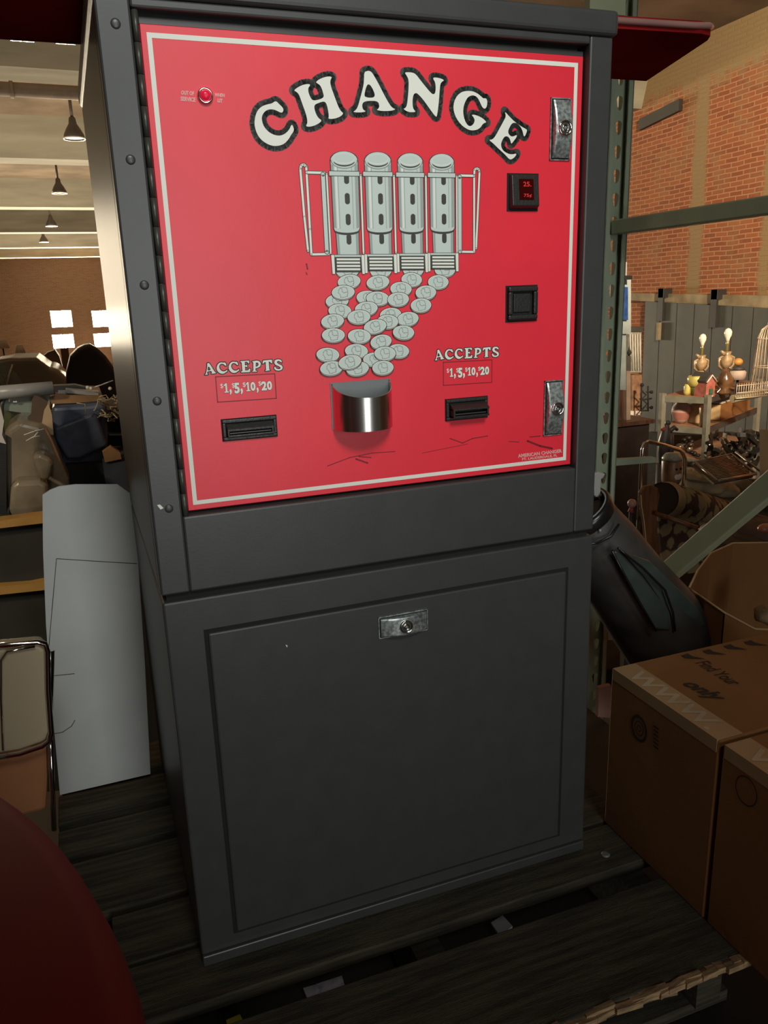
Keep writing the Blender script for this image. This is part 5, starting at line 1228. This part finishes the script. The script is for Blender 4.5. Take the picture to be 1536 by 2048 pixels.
# statue with red scarf
YS = 3.9; c = rY(1330, 900, YS); s = px(c, 1)
r = root('dark_statue', c, 'grey standing figure statue with a red scarf, left of the shelf', 'statue')
V = lambda a, b: c + Vector((a * s, 0, b * s))
part('body', MB().m('statue_grey').tube([V(-2, -30), V(-5, 0), V(-3, 20), V(0, 36), V(2, 46), V(2, 52)], [9 * s, 10 * s, 11 * s, 9 * s, 5 * s, 5 * s], 14).tube([V(14, -20), V(14, 10), V(10, 30)], [6 * s, 6 * s, 8 * s], 12).tube([V(8, 36), V(20, 44), V(28, 38)], [5 * s, 4.5 * s, 3 * s], 10).sph(V(4, 54), 5.5 * s), r)
part('scarf', MB().m('scarf_red').tube([V(-9, 40), V(-2, 43), V(7, 40)], 4.5 * s, 10), r)
part('statue_base', MB().m('iron_dark').lathe(c, [(16 * s, FZ - c.z), (16 * s, -28 * s)], 14), r)
# hand truck loop
YH = 3.0
ht = root('hand_truck', rY(1325, 985, YH), 'chrome loop handled hand truck in front of the black cabinet', 'hand truck')
lp = [(1277, 1040), (1280, 985), (1283, 930), (1285, 900), (1289, 887), (1297, 883), (1330, 891), (1358, 899), (1366, 905), (1370, 918), (1369, 945), (1366, 975)]
part('loop_handle', MB().m('chrome').tube([rY(u, v, YH) for u, v in lp], .0125, 12), ht)
part('frame', MB().m('iron_dark').box(rY(1277, 1040, YH).x, rY(1366, 975, YH).x, YH, YH + .03, FZ, FZ + .3).tube([rY(1277, 1040, YH), Vector((rY(1277, 1040, YH).x, YH, FZ))], .0125, 8).tube([rY(1366, 975, YH), Vector((rY(1366, 975, YH).x, YH, FZ))], .0125, 8), ht)
# labelled jar
YJ = 3.3; c = rY(1342, 968, YJ); s = px(c, 1)
r = root('biscuit_jar', c, 'grey lidded jar with tan face label inside the chrome loop', 'jar')
part('jar_body', MB().m('jar_tan').lathe(c, [(15 * s, 0), (19 * s, 8 * s), (20 * s, 46 * s), (18 * s, 50 * s)], 20), r); part('jar_lid', MB().m('jar_grey').lathe(c, [(20 * s, 49 * s), (20 * s, 54 * s), (14 * s, 62 * s), (3 * s, 64 * s)], 20), r)
part('jar_label', MB().m('trim_white').sph(c + Vector((1 * s, -18 * s, 18 * s)), 9 * s, 12, 8, (1, .2, .8)).m('black_void').sph(c + Vector((-5 * s, -20 * s, 34 * s)), 2.5 * s).sph(c + Vector((5 * s, -20 * s, 34 * s)), 2.5 * s), r)
part('jar_stand', MB().m('iron_dark').lathe(c, [(14 * s, FZ - c.z), (14 * s, 0)], 12), r)
# grey rail left of the loop
# wooden chair back and rod
YB = 2.0
cb2 = root('wooden_chair', rY(1300, 1110, YB), 'brown wooden chair with a paddle shaped back slat', 'chair')
sl_ = [(1281, 985), (1290, 973), (1305, 970), (1317, 977), (1320, 992), (1315, 1020), (1314, 1050), (1318, 1085), (1320, 1125), (1290, 1125), (1292, 1080), (1288, 1040), (1283, 1010)]
part('back_slat', MB().m('wood_brown').prism([rY(u, v, YB) for u, v in sl_], (0, .02, 0)), cb2, bev=.004)
part('rail', MB().m('wood_brown').tube([rY(1310, 1026, YB - .03), rY(1395, 1056, YB - .15)], .011, 8), cb2)
part('slat_edge', MB().m('cardboard_edge').tube([rY(u, v, YB - .002) for u, v in ((1282, 990), (1283, 1010), (1288, 1040), (1292, 1080), (1291, 1120))], .003, 6), cb2)
part('leg', MB().m('wood_brown').box(rY(1300, 1100, YB).x - .02, rY(1300, 1100, YB).x + .02, YB, YB + .03, FZ, rY(1300, 1115, YB).z), cb2)
# toy bird
c = rY(1266, 1020, 2.4); s = px(c, 1)
r = root('toy_bird', c, 'small white and red toy bird left of the wooden chair', 'toy')
part('head', MB().m('pink_clay').sph(c + Vector((-3 * s, 0, 14 * s)), 9 * s), r); part('body', MB().m('scarf_red').tube([c + Vector((-6 * s, 0, -4 * s)), c + Vector((-3 * s, 0, 8 * s))], [6 * s, 3 * s], 10), r)
part('beak', MB().m('black_void').tube([c + Vector((4 * s, 0, 14 * s)), c + Vector((8 * s, 0, 4 * s))], [2.5 * s, 1 * s], 8), r)
part('stand', MB().m('iron_dark').tube([c + Vector((-5 * s, 0, -4 * s)), Vector((c.x - 5 * s, c.y, FZ))], .01, 6), r)
# floral sofa roll
YA = 2.62
so = root('floral_sofa', rY(1420, 1100, YA), 'cream floral patterned sofa with a rolled arm, right of the wooden chair', 'sofa')
A0, A1 = rY(1338, 1002, YA), rY(1480, 1040, YA + .5)
s = px(A0, 1)
part('rolled_arm', MB().m('floral').tube([A0, A0.lerp(A1, .5), A1], [37 * s, 36 * s, 34 * s], 24), so)
part('arm_face', MB().m('upholstery_cream').tube([A0 + (A0 - A1).normalized() * .10, A0 + (A0 - A1).normalized() * .02], [34 * s, 38 * s], 24, cap=False), so, label='plain cream welted arm front')
part('arm_core', MB().m('bag_lining').tube([A0 + (A0 - A1).normalized() * .085, A0 + (A0 - A1).normalized() * .03], 33 * s, 24), so)
part('arm_band', MB().m('upholstery_cream').tube([A0 + (A1 - A0) * .22, A0 + (A1 - A0) * .24], 39 * s, 24), so)
part('arm_side', MB().m('floral').prism([rY(u, v, YA + .05) for u, v in ((1316, 1030), (1500, 1060), (1540, 1140), (1540, 1200), (1330, 1180))], (0, .12, 0)), so)
part('sofa_base', MB().m('dark_wood').box(A0.x - .1, A0.x + .9, YA + .04, YA + .22, FZ, rY(1400, 1150, YA).z), so)
# fabric heaps
def heap(nm, mt, uvr, y, lab, cat, seed):
    mb = MB().m(mt)
    for (u, v, a, b) in uvr:
        c = rY(u, v, y + (seed % 3) * .05); s = px(c, 1); mb.sph(c, 1.0, 20, 12, (a * s, .22, b * s))
    return solo(nm, mb.jitter(.006, seed), lab, cat)
heap('cream_cloth_heap', 'fabric_cream', [(1400, 968, 32, 18), (1425, 975, 34, 20), (1385, 950, 26, 10)], 3.3, 'cream cloth heaped left of the wire rack', 'cloth', 1)
heap('olive_cloth_heap', 'fabric_olive', [(1440, 1000, 55, 22), (1500, 985, 50, 26), (1550, 1000, 50, 30), (1490, 1040, 60, 30)], 3.2, 'olive brown cloth heap over the sofa', 'cloth', 2)
heap('grey_cloth_heap', 'silver_grey', [(1382, 945, 20, 8)], 3.5, 'small pale grey cloth behind the chrome loop', 'cloth', 4)
heap('brown_bundle', 'brown_board', [(1500, 1055, 50, 26), (1470, 1075, 40, 20)], 1.8, 'brown bundle behind the diagonal brace', 'bundle', 5)
# dish rack
wr = root('wire_rack', rY(1450, 960, 3.0), 'wire folding rack tilted on top of the cloth heap', 'rack')
q = [rY(1389, 924, 3.1), rY(1434, 962, 2.8), rY(1512, 948, 2.9), rY(1462, 908, 3.2)]
fm = MB().m('rack_wire'); fm.tube([q[0], q[1]], .009, 8).tube([q[3], q[2]], .009, 8).tube([q[3] + Vector((.04, 0, .01)), q[2] + Vector((.04, 0, .01))], .007, 8).tube([q[3] + Vector((-.03, 0, -.01)), q[2] + Vector((-.05, 0, -.01))], .006, 8).tube([q[0], q[3]], .006, 8).tube([q[1], q[2]], .009, 8)
part('frame', fm, wr)
fm = MB().m('rack_wire')
for k in range(1, 16): fm.tube([q[0].lerp(q[1], k / 16), q[3].lerp(q[2], k / 16)], .0032, 5)
part('wires', fm, wr, kind=None)
part('rack_sheet', MB().m('fabric_olive').prism([x + Vector((0, .02, -.02)) for x in q], (0, .01, -.01)), wr)
# scrap metal pile
sm_ = MB(); rq = random.Random(21)
for k in range(90):
    u = rq.uniform(1418, 1522); v = rq.uniform(865, 930); c = rY(u, v, 4.0 + rq.uniform(0, .5)); s = px(c, 1)
    sm_.m('scrap_shiny' if k % 6 == 0 else 'scrap_dark').obox(c, (rq.uniform(-1, 1), rq.uniform(-1, 1), rq.uniform(-1, 1)), (rq.uniform(-.3, .3), 1, rq.uniform(-.3, .3)), (rq.uniform(-.3, .3), rq.uniform(-.3, .3), 1), rq.uniform(3, 14) * s, rq.uniform(2, 6) * s, rq.uniform(1, 5) * s)
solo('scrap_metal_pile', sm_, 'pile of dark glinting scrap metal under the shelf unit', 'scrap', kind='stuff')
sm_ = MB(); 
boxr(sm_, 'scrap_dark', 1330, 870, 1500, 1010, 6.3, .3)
solo('shade_block', sm_, 'dark block standing in for the shade under the shelf unit', 'shade block')  # added block that darkens the view below the shelves
sm_ = MB()
for k in range(16):
    u = rq.uniform(1352, 1400); v = rq.uniform(872, 912); c = rY(u, v, 4.3 + rq.uniform(0, .3)); s = px(c, 1)
    sm_.m('scrap_shiny' if k % 3 == 0 else 'scrap_dark').sph(c, rq.uniform(4, 9) * s, 10, 8, (1, 1, rq.uniform(.5, 1)))
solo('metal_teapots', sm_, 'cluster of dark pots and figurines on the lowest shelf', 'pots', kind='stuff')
# box at right edge
r = root('tall_carton', rY(1560, 990, 2.55), 'light cardboard carton standing at the right edge behind the brace', 'box')
part('carton_body', boxr(MB(), 'cardboard_edge', 1538, 862, 1620, 985, 2.55, .07), r); rb('carton_seam', 'cardboard', 1546, 900, 1549, 985, 2.54, .01, r)
solo('orange_pot', MB().m('orange_clay').sph(rY(1532, 1056, 1.6), .028, 14, 10, (1.5, 1, .7)), 'glossy orange pot peeking out above the open box', 'pot')

# ================================================================== final tidy
for o in SC.objects:
    if '_b' in o: del o['_b']
